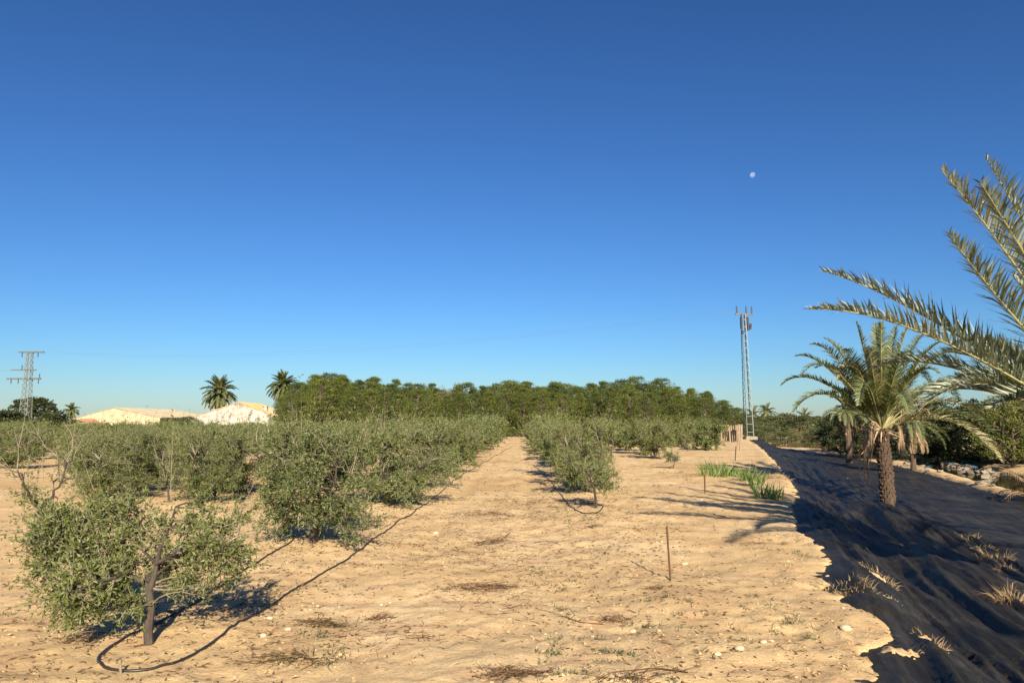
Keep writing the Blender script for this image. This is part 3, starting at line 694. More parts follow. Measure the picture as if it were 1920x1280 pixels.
def trunk_mesh(H, r0, r1, rows, per, seed, lean=(0, 0)):
    """palm trunk: dark core with overlapping cut leaf bases set in spirals"""
    r = np.random.default_rng(seed); core = MB(); sc = MB()
    zz = np.linspace(-.15, H, 14); cx = lambda z: np.stack([lean[0] * (np.clip(z, 0, H) / H) ** 1.5, lean[1] * (np.clip(z, 0, H) / H) ** 1.5], -1)
    rad = np.interp(zz, [-.15, 0, .25 * H, .8 * H, H], [r0 * 1.05, r0 * 1.02, r0 * .95, r1, r1 * 1.1]) * .9
    core.tube(np.column_stack([cx(zz), zz]), rad, 14)
    for i in range(rows):
        z = H * (i + .3) / rows
        for j in range(per):
            a = 2 * math.pi * (j + .5 * (i % 2)) / per + r.normal() * .05; rr = np.interp(z, [0, .25 * H, .8 * H, H], [r0, r0 * .95, r1, r1 * 1.1])
            o = np.array([math.cos(a), math.sin(a), 0]); s_ = np.array([-math.sin(a), math.cos(a), 0]); c = np.append(cx(np.array([z]))[0], z)
            h = H / rows * 1.5 * r.uniform(.85, 1.15); w = 2 * math.pi * rr / per * .95; pr = .035 * r.uniform(.6, 1.7) * (r0 / .2)
            b0 = c + o * rr * .86; t0 = c + o * (rr * .92 + pr) + np.array([0, 0, h * .75])
            V = [b0 - s_ * w * .5, b0 + s_ * w * .5, t0 + s_ * w * .36, t0 - s_ * w * .36, t0 + s_ * w * .30 - o * pr * 1.1 + np.array([0, 0, h * .12]), t0 - s_ * w * .30 - o * pr * 1.1 + np.array([0, 0, h * .12]),
                 b0 + s_ * w * .5 + np.array([0, 0, h * .6]), b0 - s_ * w * .5 + np.array([0, 0, h * .6])]
            sc.add(V, [[0, 1, 2, 3], [3, 2, 4, 5], [1, 6, 4, 2], [0, 3, 5, 7]])
    return core.mesh('palm_core', [M['palm_core']], True), sc.mesh('leaf_bases', [M['palm_bark']])

# --- palm in the middle distance, standing through the cloth
pb = surf_pt(1665, 945); dP = pb.y
crown_c = at_d(1653, 806, dP); lean = (crown_c.x - pb.x, 0.0); TH = crown_c.z - pb.z
t = thing('palm_tree', 'date palm with scaly brown trunk rising out of the black cloth, full arching crown', 'palm tree', pb)
co_, sc_ = trunk_mesh(TH,   .180, .172, 19, 9, 5, lean)
tr = obj('trunk', co_, t); s_ = obj('leaf_bases', sc_, tr); s_['kind'] = 'stuff'
heart = Vector((lean[0], 0, TH))
def frond_to(parent, heart_, base, px, py, d, lift, seed, **kw):
    v = at_d(px, py, d); T = np.array([v.x - base.x - heart_.x, v.y - base.y - heart_.y, v.z - base.z - heart_.z])
    return obj('frond', frond_mesh(tip_pts(T, lift), seed, **kw), parent, heart_)
tips1 = [(1465, 722, .4, .36), (1488, 772, -.6, .42), (1492, 668, .9, .26), (1520, 646, -.9, .24), (1505, 700, -1.4, .36), (1545, 634, 1.2, .20), (1572, 712, -1.0, .62),
         (1605, 603, .2, .05), (1640, 606, 1.3, .05), (1652, 604, -.8, .04), (1680, 612, .6, .10), (1702, 616, -.6, .12), (1735, 626, 1.0, .18), (1768, 640, -.4, .20), (1792, 662, .8, .24),
         (1760, 700, -1.6, .40), (1700, 660, -1.9, .20), (1884, 836, -1.2, .42), (1878, 866, -2.2, .40), (1800, 752, 1.4, .36), (1848, 800, .6, .40), (1560, 745, 1.6, .40), (1625, 650, -2.1, .18),
         (1590, 690, 2.0, .3), (1670, 640, 2.2, .15), (1745, 720, 2.2, .35), (1530, 690, 1.9, .3), (1610, 760, -2.2, .5), (1705, 775, -2.2, .5), (1580, 655, -1.8, .2), (1830, 720, .2, .28)]
for i, (px, py, dd, lf) in enumerate(tips1):
    kw = dict(leafL=.38, n_leaf=120, leafW=.023, mats=('frond', 'rachis'), droop=.35, start=.2)
    if i in (6, 18, 20, 22): kw['mats'] = ('frond_y', 'rachis')
    frond_to(t, heart, pb, px, py, dP + dd, lf, 300 + i, **kw)
r = np.random.default_rng(55)
for i in range(16):   # short young and inner fronds that thicken the heart
    a = r.uniform(0, 6.28); f = frond_mesh(arc_pts(a, r.uniform(45, 85), r.uniform(1.2, 2.1), r.uniform(10, 60)), 400 + i, leafL=.26, n_leaf=55, leafW=.018, mats=('frond', 'rachis') if i % 3 else ('frond_y', 'rachis'), start=.28)
    obj('frond', f, t, heart)
for i, (px, py0, py1, dd) in enumerate([(1629, 790, 915, -.5), (1622, 800, 905, -.3), (1612, 795, 885, .1), (1634, 800, 860, -.6), (1690, 800, 860, -.4), (1742, 770, 790, -.7), (1600, 775, 850, .4)]):
    v0 = heart; v = at_d(px, py1, dP + dd); T = np.array([v.x - pb.x - heart.x, v.y - pb.y - heart.y, v.z - pb.z - heart.z])
    top = at_d(px, py0, dP + dd); U = np.array([top.x - pb.x - heart.x, top.y - pb.y - heart.y, top.z - pb.z - heart.z]) + np.array([0, 0, .25])
    f = obj('dead_frond', frond_mesh(bez((0, 0, 0), U * .8, U * 1.05, T, 16), 450 + i, leafL=.26, n_leaf=70, leafW=.016, mats=('frond_dead', 'rachis_dead'), vee=-.1, droop=1.6, fwd=1.5, start=.25), t, heart)
    f['label'] = 'brown dried frond hanging down'
stub = MB()
for i in range(26):
    a = r.uniform(0, 6.28); L = r.uniform(.25, .6); e = r.uniform(-.9, .7); c = np.array([math.cos(a), math.sin(a), 0]) * .17 + np.array(heart) + np.array([0, 0, r.uniform(-.25, .05)])
    d = np.array([math.cos(a) * math.cos(e), math.sin(a) * math.cos(e), math.sin(e)])
    stub.tube([c, c + d * L * .5, c + d * L + np.array([0, 0, -.03])], [.022, .016, .008], 5)
o = obj('leaf_stalk_stubs', stub.mesh('stubs', [M['rachis_dead']]), t); o['kind'] = 'stuff'

# --- big palm just outside the frame at the right; its fronds reach into the picture
C2 = at_d(2150, 872, 8.6); gz = surf_h(C2.x, C2.y); pb2 = Vector((C2.x, C2.y, gz)); heart2 = Vector((0, 0, C2.z - gz))
t = thing('palm_tree', 'large palm at the right edge with long silvery fronds reaching over the cloth', 'palm tree', pb2)
co_, sc_ = trunk_mesh(heart2.z, .27, .25, 24, 11, 6)
tr = obj('trunk', co_, t); s_ = obj('leaf_bases', sc_, tr); s_['kind'] = 'stuff'
big = dict(leafL=.46, n_leaf=185, leafW=.020, mats=('frond_pale', 'rachis'), vee=.7, fwd=.95, droop=.28, r0=.028, start=.14)
tips2 = [(1518, 580, 7.8, .13), (1542, 508, 9.4, .09), (1778, 438, 8.0, -.04), (1764, 318, 8.4, .06), (1848, 296, 9.0, .05), (1838, 342, 7.5, .02), (1900, 520, 9.6, .05), (1640, 690, 10.4, .22), (1795, 705, 8.8, .12), (1850, 640, 9.2, .08), (1862, 765, 8.0, .22), (1770, 660, 9.8, .16), (1742, 742, 9.6, .24), (1722, 770, 8.4, .33), (1800, 640, 10.2, .18), (1950, 330, 8.2, .1), (2000, 260, 9.2, .05)]
for i, (px, py, d, lf) in enumerate(tips2):
    f = frond_to(t, heart2, pb2, px, py, d, lf, 500 + i, **big)
# towards the camera and away to the right, all outside the frame
def frond_xyz(T, lift, seed, **kw):
    Tn = np.array(T) - np.array(pb2) - np.array(heart2); obj('frond', frond_mesh(tip_pts(Tn, lift), seed, **kw), t, heart2)
for i, (T, lf) in enumerate([((3.95, 5.1, 2.75), .18), ((5.2, 4.6, 2.4), .25), ((6.6, 4.6, 3.2), .2), ((8.6, 5.0, 2.8), .25), ((11.2, 6.6, 2.6), .25), ((11.6, 9.2, 3.3), .2), ((10.6, 11.8, 2.8), .25), ((8.6, 12.6, 3.2), .2),
                             ((9.4, 8.0, 5.0), .08), ((7.6, 10.6, 5.2), .06), ((7.8, 6.4, 5.0), .08), ((10.2, 4.2, 1.2), .4), ((11.8, 11.2, 1.2), .4)]):
    frond_xyz(T, lf, 540 + i, **big)

# --- palm at the far right bank: brown skirt of hanging fronds, lying low at the frame edge
pc = surf_pt(1935, 935); pc.z -= .1
t = thing('dry_palm_clump', 'heap of arching brown dry palm fronds at the right edge beyond the cloth', 'dry palm')
t.location = pc
r = np.random.default_rng(66)
for i in range(26):
    a = r.uniform(0, 6.28); f = frond_mesh(arc_pts(a, r.uniform(30, 80), r.uniform(1.2, 2.0), r.uniform(100, 165)), 600 + i, leafL=.32, n_leaf=46, leafW=.018, mats=('frond_dead', 'rachis_dead'), vee=-.1, droop=1.2, fwd=1.2)
    obj('frond', f, t, (r.normal() * .12, r.normal() * .12, .1))

# --- palm behind, with slim trunk and brown fronds
def simple_palm(name, label, px, d, crown_y, crown_r, base_z, seed, nf=34, mats=('frond', 'rachis'), leafL=.5, trunk_r=.2, skirt=6, group=None, proto=None, nl=34, dy=0):
    cc = at_d(px, crown_y, d); th_ = cc.z - base_z
    t = thing(name, label, 'palm tree', (cc.x, d, base_z), 0, group)
    tb = MB(); zz = np.linspace(0, th_, 12); rr = trunk_r * (1 + .12 * np.sin(np.arange(12) * 2.7)); tb.tube(np.column_stack([zz * 0, zz * 0, zz]), rr, 10)
    obj('trunk', tb.mesh('palm_trunk', [M['palm_bark']]), t)
    r = np.random.default_rng(seed); pool = []
    for i in range(8):
        i = min(i, 5) if d < 60 else i; el = [82, 65, 48, 30, 12, -8, -30, -55][i]
        pool.append(frond_mesh(arc_pts(0, el, crown_r * 1.12, [35, 55, 70, 80, 78, 62, 45, 28][i], 12), seed + i, leafL=leafL, n_leaf=nl, leafW=leafL * (.14 if d > 60 else .08), mats=mats, droop=.5, r0=.03, start=.15))
    dead = frond_mesh(arc_pts(0, -50, crown_r * .9, 38, 10), seed + 50, leafL=leafL * .9, n_leaf=nl, leafW=leafL * .1, mats=('frond_dead', 'rachis_dead'), droop=1.4, r0=.03)
    for i in range(nf):
        o = obj('frond', pool[i % 8], t, (0, 0, th_)); o.rotation_euler = (r.normal() * .1, r.normal() * .1, i * 2.39996); s = r.uniform(.88, 1.1); o.scale = (s, s, s)
    for i in range(skirt):
        o = obj('dead_frond', dead, t, (0, 0, th_ - .2)); o.rotation_euler = (0, 0, i * 1.9 + .4)
    return t
simple_palm('palm_tree', 'tall round headed palm between the cream barn and the white house', 411, 150, 738, 3.5, -.5, 700, nf=110, leafL=.65, trunk_r=.34, skirt=12, nl=60, mats=('frond', 'rachis'))
simple_palm('palm_tree', 'palm behind the white house partly hidden by the left end of the wood', 531, 150, 726, 3.2, -.5, 720, nf=100, leafL=.65, trunk_r=.34, skirt=14, nl=60, mats=('frond', 'rachis'))
simple_palm('palm_tree', 'small grey palm rising behind the left slope of the cream barn', 134, 260, 770, 2.7, -.5, 740, nf=80, leafL=.7, trunk_r=.5, skirt=16, nl=30)
simple_palm('palm_tree', 'small distant palm on the horizon just right of the tall pylon', 1438, 120, 772, 1.45, -.5, 760, nf=36, leafL=.4, trunk_r=.15, skirt=6, nl=26)
simple_palm('palm_tree', 'far palm half hidden among the shrubs left of the near palm', 1508, 110, 784, 1.5, -.5, 780, nf=30, leafL=.4, trunk_r=.15, skirt=4, nl=26)
simple_palm('palm_tree', 'distant palm half hidden behind the foot of the tall pylon', 1412, 125, 779, 1.6, -.5, 860, nf=30, leafL=.4, trunk_r=.15, skirt=4, nl=26)
simple_palm('palm_tree', 'slim palm with brown drooping fronds standing behind the near palm', 1708, 33, 788, 1.5, -.55, 800, nf=16, leafL=.32, trunk_r=.12, skirt=14, nl=60, mats=('frond', 'rachis'))
simple_palm('palm_tree', 'dark palm behind the left fronds of the near palm', 1588, 38, 770, 1.25, -.5, 820, nf=26, leafL=.3, trunk_r=.16, skirt=4, nl=60)
#simple_palm(, 1905, 36, 740, 1.9, -.5, 840, nf=22, leafL=.34, trunk_r=.16, skirt=4, nl=60)

# ------------------------------------------------------------------ pylons and lines
def lattice(name, label, foot, H, wb, wt, rot, panels, arms, lean=(0, 0), m='steel', dark=True, ins_label=None, style='x', lw=.09):
    t = thing(name, label, 'pylon', foot, rot)
    def corner(i, z):
        w = (wb + (wt - wb) * z / H) / 2; sx, sy = [(-1, -1), (1, -1), (1, 1), (-1, 1)][i]
        return Vector((sx * w + lean[0] * z / H, sy * w * (.8 if style == 'ladder' else 1), z))
    for i in range(4):
        b_ = MB(); b_.bar(corner(i, 0), corner(i, H), lw); obj('leg', b_.mesh('leg', [M[m]]), t)
    zs = [H * (1 - (1 - k / panels) ** 1.05) for k in range(panels + 1)]
    for k in range(panels):
        z0, z1 = zs[k], zs[k + 1]; b_ = MB()
        for i in range(4):
            j = (i + 1) % 4
            b_.bar(corner(i, z0) if k else corner(i, z0 + .3), corner(j, z0) if k else corner(j, z0 + .3), lw * .75)
            if style == 'x': b_.bar(corner(i, z0), corner(j, z1), lw * .55); 
            if style == 'x': b_.bar(corner(j, z0), corner(i, z1), lw * .45)
            if style == 'ladder' and i in (1, 3): b_.bar(corner(i, z0), corner(j, z1), lw * .35)
        obj('brace', b_.mesh('brace', [M[m]]), t)
    for z, x0, x1, th_, hang in arms:
        b_ = MB(); b_.bar((x0, 0, z), (x1, 0, z), th_, th_ * 1.3)
        a = obj('crossarm', b_.mesh('crossarm', [M['steel_dull']]), t)
        for hx, up_ in hang:
            c = MB()
            s_ = 1 if up_ else -1
            for q in range(4):
                c.tube([(hx, 0, z + s_ * (.12 + q * .14)), (hx, 0, z + s_ * (.22 + q * .14))], .08 - .02 * (q % 2), 8)
            c.tube([(hx, 0, z), (hx, 0, z + s_ * .7)], .035, 5)
            obj('insulator', c.mesh('insulator', [M['dark_steel']]), a)
    return t
pf = at_d(1405, 826, 62); pf.z = float(soil_h(pf.x, pf.y))
topv = at_d(1393, 588, 62); HP = topv.z - pf.z
py = lattice('lattice_pylon', 'tall slender galvanised lattice pylon beyond the wooden stakes', pf, HP, .60, .30, .2, 17, [(HP - .05, -.9, .75, .10, [(-.75, 1), (.1, 1), (.6, 1)]), (HP - .5, -.45, .45, .08, [])], (topv.x - pf.x, 0), style='ladder', lw=.052)
# switchgear and drop boxes near its head
b_ = MB(); zc = HP - 1.1; lx = (topv.x - pf.x) * .9
for dx in (-.32, .38): b_.box((lx + dx * .8, -.1, zc + .3), (.13, .2, 1.0))
for dx, dz in ((-.2, -.5), (.55, .1), (.5, -.1), (.3, -.2)): b_.box((lx + dx, -.15, zc + dz), (.15, .15, .3))
obj('switchgear', b_.mesh('switchgear', [M['dark_steel']]), py)
b_ = MB(); b_.box((0, 0, .1), (1.0, .9, .4)); obj('footing', b_.mesh('footing', [M['rock']]), py)
lf_ = at_d(46, 800, 100); lf_.z = -.3; lt = at_d(56, 660, 100); HL = lt.z + .3
ux = 100 / F
lattice('lattice_pylon', 'lattice pylon with three crossarms beyond the olives at the left', lf_, HL, 1.15, .62, 0, 14,
        [(HL, -1.5, 2.0, .16, [(-1.0, 0), (1.2, 0)]), (HL - 2.45, -2.4, 1.05, .12, [(-.9, 1)]), (HL - 3.65, -2.9, 1.8, .17, [(-2.3, 0), (-1.3, 0), (1.5, 0), (1.6, 1)])], (lt.x - lf_.x, 0), lw=.068)
def wire(a, b, sag, rr, label):
    P = [(a * (1 - t) + b * t) + Vector((0, 0, -sag * 4 * t * (1 - t))) for t in np.linspace(0, 1, 40)]
    w = MB(); w.tube([tuple(p) for p in P], rr, 5); tag(obj('power_line', w.mesh('power_line', [M['wire']], True)), label, 'power line', 'overhead wires')
wire(topv + Vector((-.7, 0, .3)), lt + Vector((1.8, 0, .1)), 1.7, .006, 'upper thin wire sagging from the tall pylon across to the left pylon')
wire(topv + Vector((.1, .6, .3)), lt + Vector((-1.2, .4, .1)), 1.95, .006, 'lower thin wire sagging from the tall pylon across to the left pylon')
wire(at_d(28, 694, 100), at_d(-500, 690, 130), .6, .018, 'wire leaving the left pylon out of the picture')

# ------------------------------------------------------------------ buildings
def gable_house(name, label, cat, F0, W, D, zb, ze_l, ze_r, zr, ridge_off, dirv, wall, roof, front_label=None, side_open=False):
    """F0: left front corner; ridge runs along dirv; gable faces the camera"""
    dv = Vector(dirv).normalized(); wv = Vector((1, 0, 0))
    t = thing(name, label, cat, (F0[0], F0[1], zb))
    hl, hr, hz = ze_l - zb, ze_r - zb, zr - zb
    def pt(u, v, z): return Vector((u, 0, z)) + dv * v
    th_ = .3
    w = MB(); fr = [pt(0, 0, 0), pt(W, 0, 0), pt(W, 0, hr), pt(ridge_off, 0, hz), pt(0, 0, hl)]
    bk = [p + dv * th_ for p in fr]
    w.add([tuple(p) for p in fr + bk], [[0, 1, 6, 5], [1, 2, 7, 6], [2, 3, 8, 7], [3, 4, 9, 8], [4, 0, 5, 9]], [[0, 3, 1], [1, 3, 2], [0, 4, 3], [5, 6, 8], [6, 7, 8], [5, 8, 9]])
    obj('gable_wall', w.mesh('gable_wall', [wall]), t)
    bw = MB(); fr2 = [p + dv * (D - th_) for p in fr]; bk2 = [p + dv * th_ for p in fr2]
    bw.add([tuple(p) for p in fr2 + bk2], [[0, 1, 6, 5], [1, 2, 7, 6], [2, 3, 8, 7], [3, 4, 9, 8], [4, 0, 5, 9]], [[0, 3, 1], [1, 3, 2], [0, 4, 3], [5, 6, 8], [6, 7, 8], [5, 8, 9]])
    obj('gable_wall', bw.mesh('gable_wall', [wall]), t)
    def slab(a, b, c, d, th=.12, m=None):
        s = MB(); n = (Vector(b) - Vector(a)).cross(Vector(d) - Vector(a)).normalized() * th
        P = [Vector(p) for p in (a, b, c, d)]; V = [tuple(p) for p in P] + [tuple(p + n) for p in P]
        s.add(V, [[0, 1, 2, 3], [7, 6, 5, 4], [0, 4, 5, 1], [1, 5, 6, 2], [2, 6, 7, 3], [3, 7, 4, 0]]); return s
    s = slab(pt(-.3, -.12, hl - .08), pt(ridge_off, -.12, hz + .02), pt(ridge_off, D + .2, hz + .02), pt(-.3, D + .2, hl - .08)); obj('roof', s.mesh('roof', [roof]), t)
    s = slab(pt(W + .3, -.12, hr - .08), pt(W + .3, D + .2, hr - .08), pt(ridge_off, D + .2, hz + .02), pt(ridge_off, -.12, hz + .02)); rr = obj('roof', s.mesh('roof', [roof]), t)
    rb = MB(); nrm = (hz - hr) / (W - ridge_off)
    nrb = int(D / .55)
    for i in range(nrb):
        v_ = i * D / nrb + .2
        rb.tube([pt(ridge_off, v_, hz + .14), pt(W + .3, v_, hr + .05)], .09, 5)
    q = obj('roof_ribs', rb.mesh('roof_ribs', [roof]), rr); q['kind'] = 'stuff'
    sl = slab(pt(0, th_, 0), pt(0, D - th_, 0), pt(0, D - th_, hl - .1), pt(0, th_, hl - .1), .25); obj('side_wall', sl.mesh('side_wall', [wall]), t)
    if side_open:
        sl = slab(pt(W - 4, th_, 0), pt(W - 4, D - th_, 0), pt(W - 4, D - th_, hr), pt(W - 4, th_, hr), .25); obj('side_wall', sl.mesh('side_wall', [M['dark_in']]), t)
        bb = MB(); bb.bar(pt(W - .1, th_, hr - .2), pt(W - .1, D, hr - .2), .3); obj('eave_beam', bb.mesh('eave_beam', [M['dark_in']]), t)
        for q in range(6):
            bb = MB(); v_ = th_ + 2 + q * (D - 3) / 5.0; bb.bar(pt(W - .2, v_, 0), pt(W - .2, v_, hr - .3), .35); obj('post', bb.mesh('post', [wall]), t)
    else:
        sl = slab(pt(W, th_, 0), pt(W, th_, hr - .1), pt(W, D - th_, hr - .1), pt(W, D - th_, 0), .25); obj('side_wall', sl.mesh('side_wall', [M['plaster_r']]), t)
    return t, pt
a = at_d(112, 795, 150); c = at_d(300, 783, 150); pk = at_d(212, 765, 150)
barn, _ = gable_house('barn', 'low wide cream barn with grey roof and open dark side', 'barn', a, c.x - a.x, 40, -1.2, at_d(112, 792, 150).z, c.z, pk.z, pk.x - a.x, (-6, 40, 0), M['wall_y'], M['roof_g'], side_open=True)
a = at_d(356, 784, 130); c = at_d(536, 788, 130); pk = at_d(447, 755, 130)
house, pt_ = gable_house('white_house', 'stained white gabled house with orange tiled roof beside the wood', 'house', a, c.x - a.x, 21, -1.2, a.z, c.z, pk.z, pk.x - a.x, (-3.2, 20, 0), M['wall_w'], M['tile'])
for (px, y0, y1, dd) in ((497, 762, 778, 134), (509, 770, 781, 132.5), (519, 768, 786, 131.5)):
    p0 = at_d(px, y1, dd); p1 = at_d(px, y0, dd); b_ = MB()
    b_.box(((p0.x - a.x), p0.y - 130, (p0.z + p1.z) / 2 + 1.2), (.75, .75, p1.z - p0.z)); b_.box(((p0.x - a.x), p0.y - 130, p1.z + 1.2 + .05), (.95, .95, .16))
    obj('chimney', b_.mesh('chimney', [M['wall_w']]), house)
# small lean-to beside the barn gable, and a small far roof at the right
a2 = at_d(132, 797, 138); c2 = at_d(172, 797, 138)
gable_house('shed', 'small pale shed in front of the left half of the cream barn', 'shed', a2, c2.x - a2.x, 4, -1.2, at_d(132, 796, 138).z, at_d(172, 797, 138).z, at_d(150, 786, 138).z, (c2.x - a2.x) * .45, (0, 1, 0), M['wall_y'], M['plaster_r'])
a3 = at_d(1516, 800, 112); c3 = at_d(1542, 800, 112)
gable_house('small_house', 'small far pale house half sunk in the thicket left of the near palm', 'house', a3, c3.x - a3.x, 5, -1.2, at_d(1516, 797, 112).z, at_d(1542, 796, 112).z, at_d(1535, 789, 112).z, (c3.x - a3.x) * .7, (.1, 1, 0), M['wall_w'], M['roof_g'])

# ------------------------------------------------------------------ stakes and rods
def rod(px, py, ptop, name, label, w, mat, cat, lean=0, kind='round', d_override=None, group=None):
    p = surf_pt(px, py) if d_override is None else at_d(px, py, d_override)
    if d_override: p.z = float(soil_h(p.x, p.y))
    tp_ = at_d(px + lean, ptop, p.y); h = tp_.z - p.z
    b_ = MB(); n = 5; r = random.Random(px)
    b_.tube([(lean * 0 + (tp_.x - p.x) * q / n + r.uniform(-.002, .002) * h, r.uniform(-.002, .002) * h, -.1 + (h + .1) * q / n) for q in range(n + 1)], w, 7)
    return tag(obj(name, b_.mesh(name, [mat]), loc=p), label, cat, group)
rod(1258, 1088, 986, 'iron_rod', 'rusty iron rod leaning slightly in the sand in the foreground', .0105, M['rust'], 'rod', -8)
rod(1322, 924, 892, 'iron_rod', 'short reddish rod in the sand in front of the green reeds', .018, M['rust'], 'rod', -1)
for i, (px, tp_) in enumerate([(1352, 797), (1356, 796), (1360, 797), (1365, 796), (1369, 799), (1372, 797), (1376, 798), (1379, 796), (1382, 797), (1386, 795), (1389, 796), (1391, 795)]):
    rod(px, 824, tp_, 'wooden_stake', f'upright wooden stake in the cluster before the pylon, {ORD[i]} from the left', .055 if i not in (3, 9) else .09, M['post'], 'stake', random.uniform(-2, 2), d_override=55 + (i % 4) * .9, group='wooden stakes before the pylon')
rod(1388, 846, 812, 'wooden_stake', 'lone wooden stake nearer the camera than the stake cluster', .045, M['post'], 'stake', -2, d_override=40)
rod(1383, 838, 808, 'wooden_stake', 'slim wooden stake just in front of the stake cluster', .04, M['post'], 'stake', 1, d_override=44)
rod(1410, 880, 848, 'reed_stalk', 'single thin dry stalk standing above the reeds', .008, M['rachis_dead'], 'stalk', 0)
rod(1378, 862, 836, 'reed_stalk', 'thin dark stalk behind the reeds', .02, M['palm_core'], 'stalk', 2)
# lone spine: short stump and upright stick inside the hose loop
rod(230, 1262, 1236, 'stick', 'short broken stick stuck upright beside the hose loop', .009, M['twig'], 'stick', -5)

# ------------------------------------------------------------------ hoses
def hose(pxs, label, rr=.0105):
    P = []
    for q in pxs:
        p = soil_pt(q[0], q[1]); P.append([p.x, p.y])
    P = np.array(P); t = np.concatenate([[0], np.cumsum(np.linalg.norm(np.diff(P, axis=0), axis=1))])
    n = int(t[-1] / .05); tt = np.linspace(0, t[-1], max(n, 30))
    S = np.stack([np.interp(tt, t, P[:, q]) for q in (0, 1)], 1)
    kk = 9
    for _ in range(2):
        pad = np.vstack([S[:1]] * (kk // 2) + [S] + [S[-1:]] * (kk // 2)); S = np.stack([np.convolve(pad[:, q], np.ones(kk) / kk, 'valid') for q in (0, 1)], 1)
    z = soil_h(S[:, 0], S[:, 1]); pad = np.concatenate([[z[0]] * 5, z, [z[-1]] * 5]); z2 = np.convolve(pad, np.ones(11) / 11, 'valid')
    z = np.maximum(z2, z) + rr * .75
    b_ = MB(); b_.tube(np.column_stack([S, z]), rr, 8)
    tag(obj('irrigation_hose', b_.mesh('irrigation_hose', [M['hose']], True)), label, 'hose', 'black irrigation hoses')
hose([(962, 838), (935, 852), (905, 868), (880, 882), (845, 905), (800, 945), (775, 964), (745, 980), (700, 1010), (660, 1042), (625, 1065), (590, 1085), (545, 1108), (500, 1140), (455, 1164), (425, 1182), (395, 1208), (360, 1232), (325, 1248), (290, 1258), (250, 1265), (215, 1263), (188, 1256), (176, 1244), (180, 1229), (200, 1214), (235, 1196), (275, 1178), (310, 1160), (350, 1138), (400, 1108), (450, 1075), (480, 1058), (510, 1038), (545, 1016), (590, 990), (650, 955), (720, 920)],
     'long black hose along the left row looping around the nearest olive')
hose([(1000, 870), (1035, 905), (1050, 925), (1060, 938), (1072, 952), (1085, 960), (1110, 963), (1128, 958), (1132, 948), (1115, 942), (1095, 946), (1080, 954)], 'black hose coming to a small ring around the young right olive', .010)

# ------------------------------------------------------------------ reeds and tufts
def tuft(name, px, py, n, h, spread, mat, label, cat, group=None, upright=.85, wid=.012, sx=1.0, smooth_=False):
    p = surf_pt(px, py); r = np.random.default_rng(int(px * 3 + py)); b_ = MB()
    a = r.uniform(0, 6.28, n); q = spread * np.sqrt(r.uniform(0, 1, n)); P = np.stack([np.cos(a) * q * sx, np.sin(a) * q, np.zeros(n)], 1)
    for i in range(n): P[i, 2] = surf_h(p.x + P[i, 0], p.y + P[i, 1]) - p.z - .01
    D = unit(np.stack([np.cos(a) * r.uniform(.1, 1, n), np.sin(a) * r.uniform(.1, 1, n), np.full(n, upright * 1.6)], 1) + r.normal(size=(n, 3)) * .28)
    L = h * r.uniform(.45, 1.15, n)
    S = unit(np.cross(D, rdir(n, r))); ww = wid * r.uniform(.6, 1.3, n)[:, None]
    m1 = P + D * L[:, None] * .55; D2 = unit(D + np.array([0, 0, -1]) * r.uniform(.0, 1.3, n)[:, None] * (1.3 - upright)); tp_ = m1 + D2 * L[:, None] * .5
    V = np.stack([P + S * ww * .5, P - S * ww * .5, m1 - S * ww * .5, m1 + S * ww * .5, tp_], 1).reshape(-1, 3); bb = np.arange(n)[:, None] * 5
    b_.add(V, bb + np.array([[0, 1, 2, 3]]), bb + np.array([[3, 2, 4]]))
    return tag(obj(name, b_.mesh(name, [M[mat]]), loc=p), label, cat, group)
RG = 'green reeds in the sand'
for i, (px, py, n, h, sp, sx, lb) in enumerate([(1335, 893, 150, .48, .34, 1.3, 'green reed clump at the left end of the reed patch'), (1358, 891, 150, .42, .34, 1.3, 'green reed clump second from the left in the patch'), (1380, 893, 120, .38, .32, 1.3, 'low reed clump in the middle of the reed patch'),
                                        (1404, 900, 90, .45, .22, 1.2, 'green reed clump right of the middle of the patch'), (1416, 908, 90, .50, .2, 1.2, 'upright reed clump just right of the main patch'), (1430, 934, 80, .46, .16, 1.1, 'front bright reed clump nearest the camera'), (1452, 936, 70, .42, .16, 1.1, 'front right reed clump beside the cloth in shade'), (1345, 878, 90, .36, .3, 1.3, 'dark green reed clump at the back of the patch')]):
    tuft('reed_clump', px, py, int(n * .55), h, sp, 'reed', lb, 'reeds', RG, .95, .022, sx)
DG = 'dry grass tufts'
for (px, py, n, h, sp, sx, lb) in [(1425, 893, 160, .25, .45, 1.6, 'brown dry grass right of the green reeds'), (1452, 896, 220, .22, .36, 1.3, 'dry brown grass between the reeds and the cloth edge'), (1300, 893, 170, .17, .32, 1.4, 'low dry weeds left of the green reeds'),
                              (1648, 1082, 190, .13, .16, 1.2, 'straw coloured tuft on the cloth above the sand lobe'), (1582, 1102, 200, .12, .20, 1.4, 'brown root clump at the cloth edge in the foreground'), (1606, 1112, 120, .09, .13, 1.4, 'small root clump touching the cloth beside the larger one'),
                              (1660, 1122, 120, .07, .10, 1.3, 'little pale tuft on the cloth under the straw coloured one'), (1745, 1208, 150, .10, .10, 1.3, 'pale tuft on the cloth nearest the lower right corner'), (1896, 1124, 140, .26, .12, 1.1, 'spiky dry tuft near the right edge on the cloth'),
                              (1815, 1012, 90, .16, .16, 1.2, 'dry tuft at the upper end of the cloth seam'), (1835, 1028, 110, .14, .2, 1.2, 'dry tuft second along the cloth seam'), (1868, 1050, 130, .2, .2, 1.2, 'larger dry tuft third along the cloth seam'), (1886, 1066, 80, .14, .12, 1.2, 'last dry tuft along the cloth seam at right')]:
    tuft('dry_tuft', px, py, n, h, sp, 'dry_grass', lb, 'dry grass', DG, .4, .006, sx)
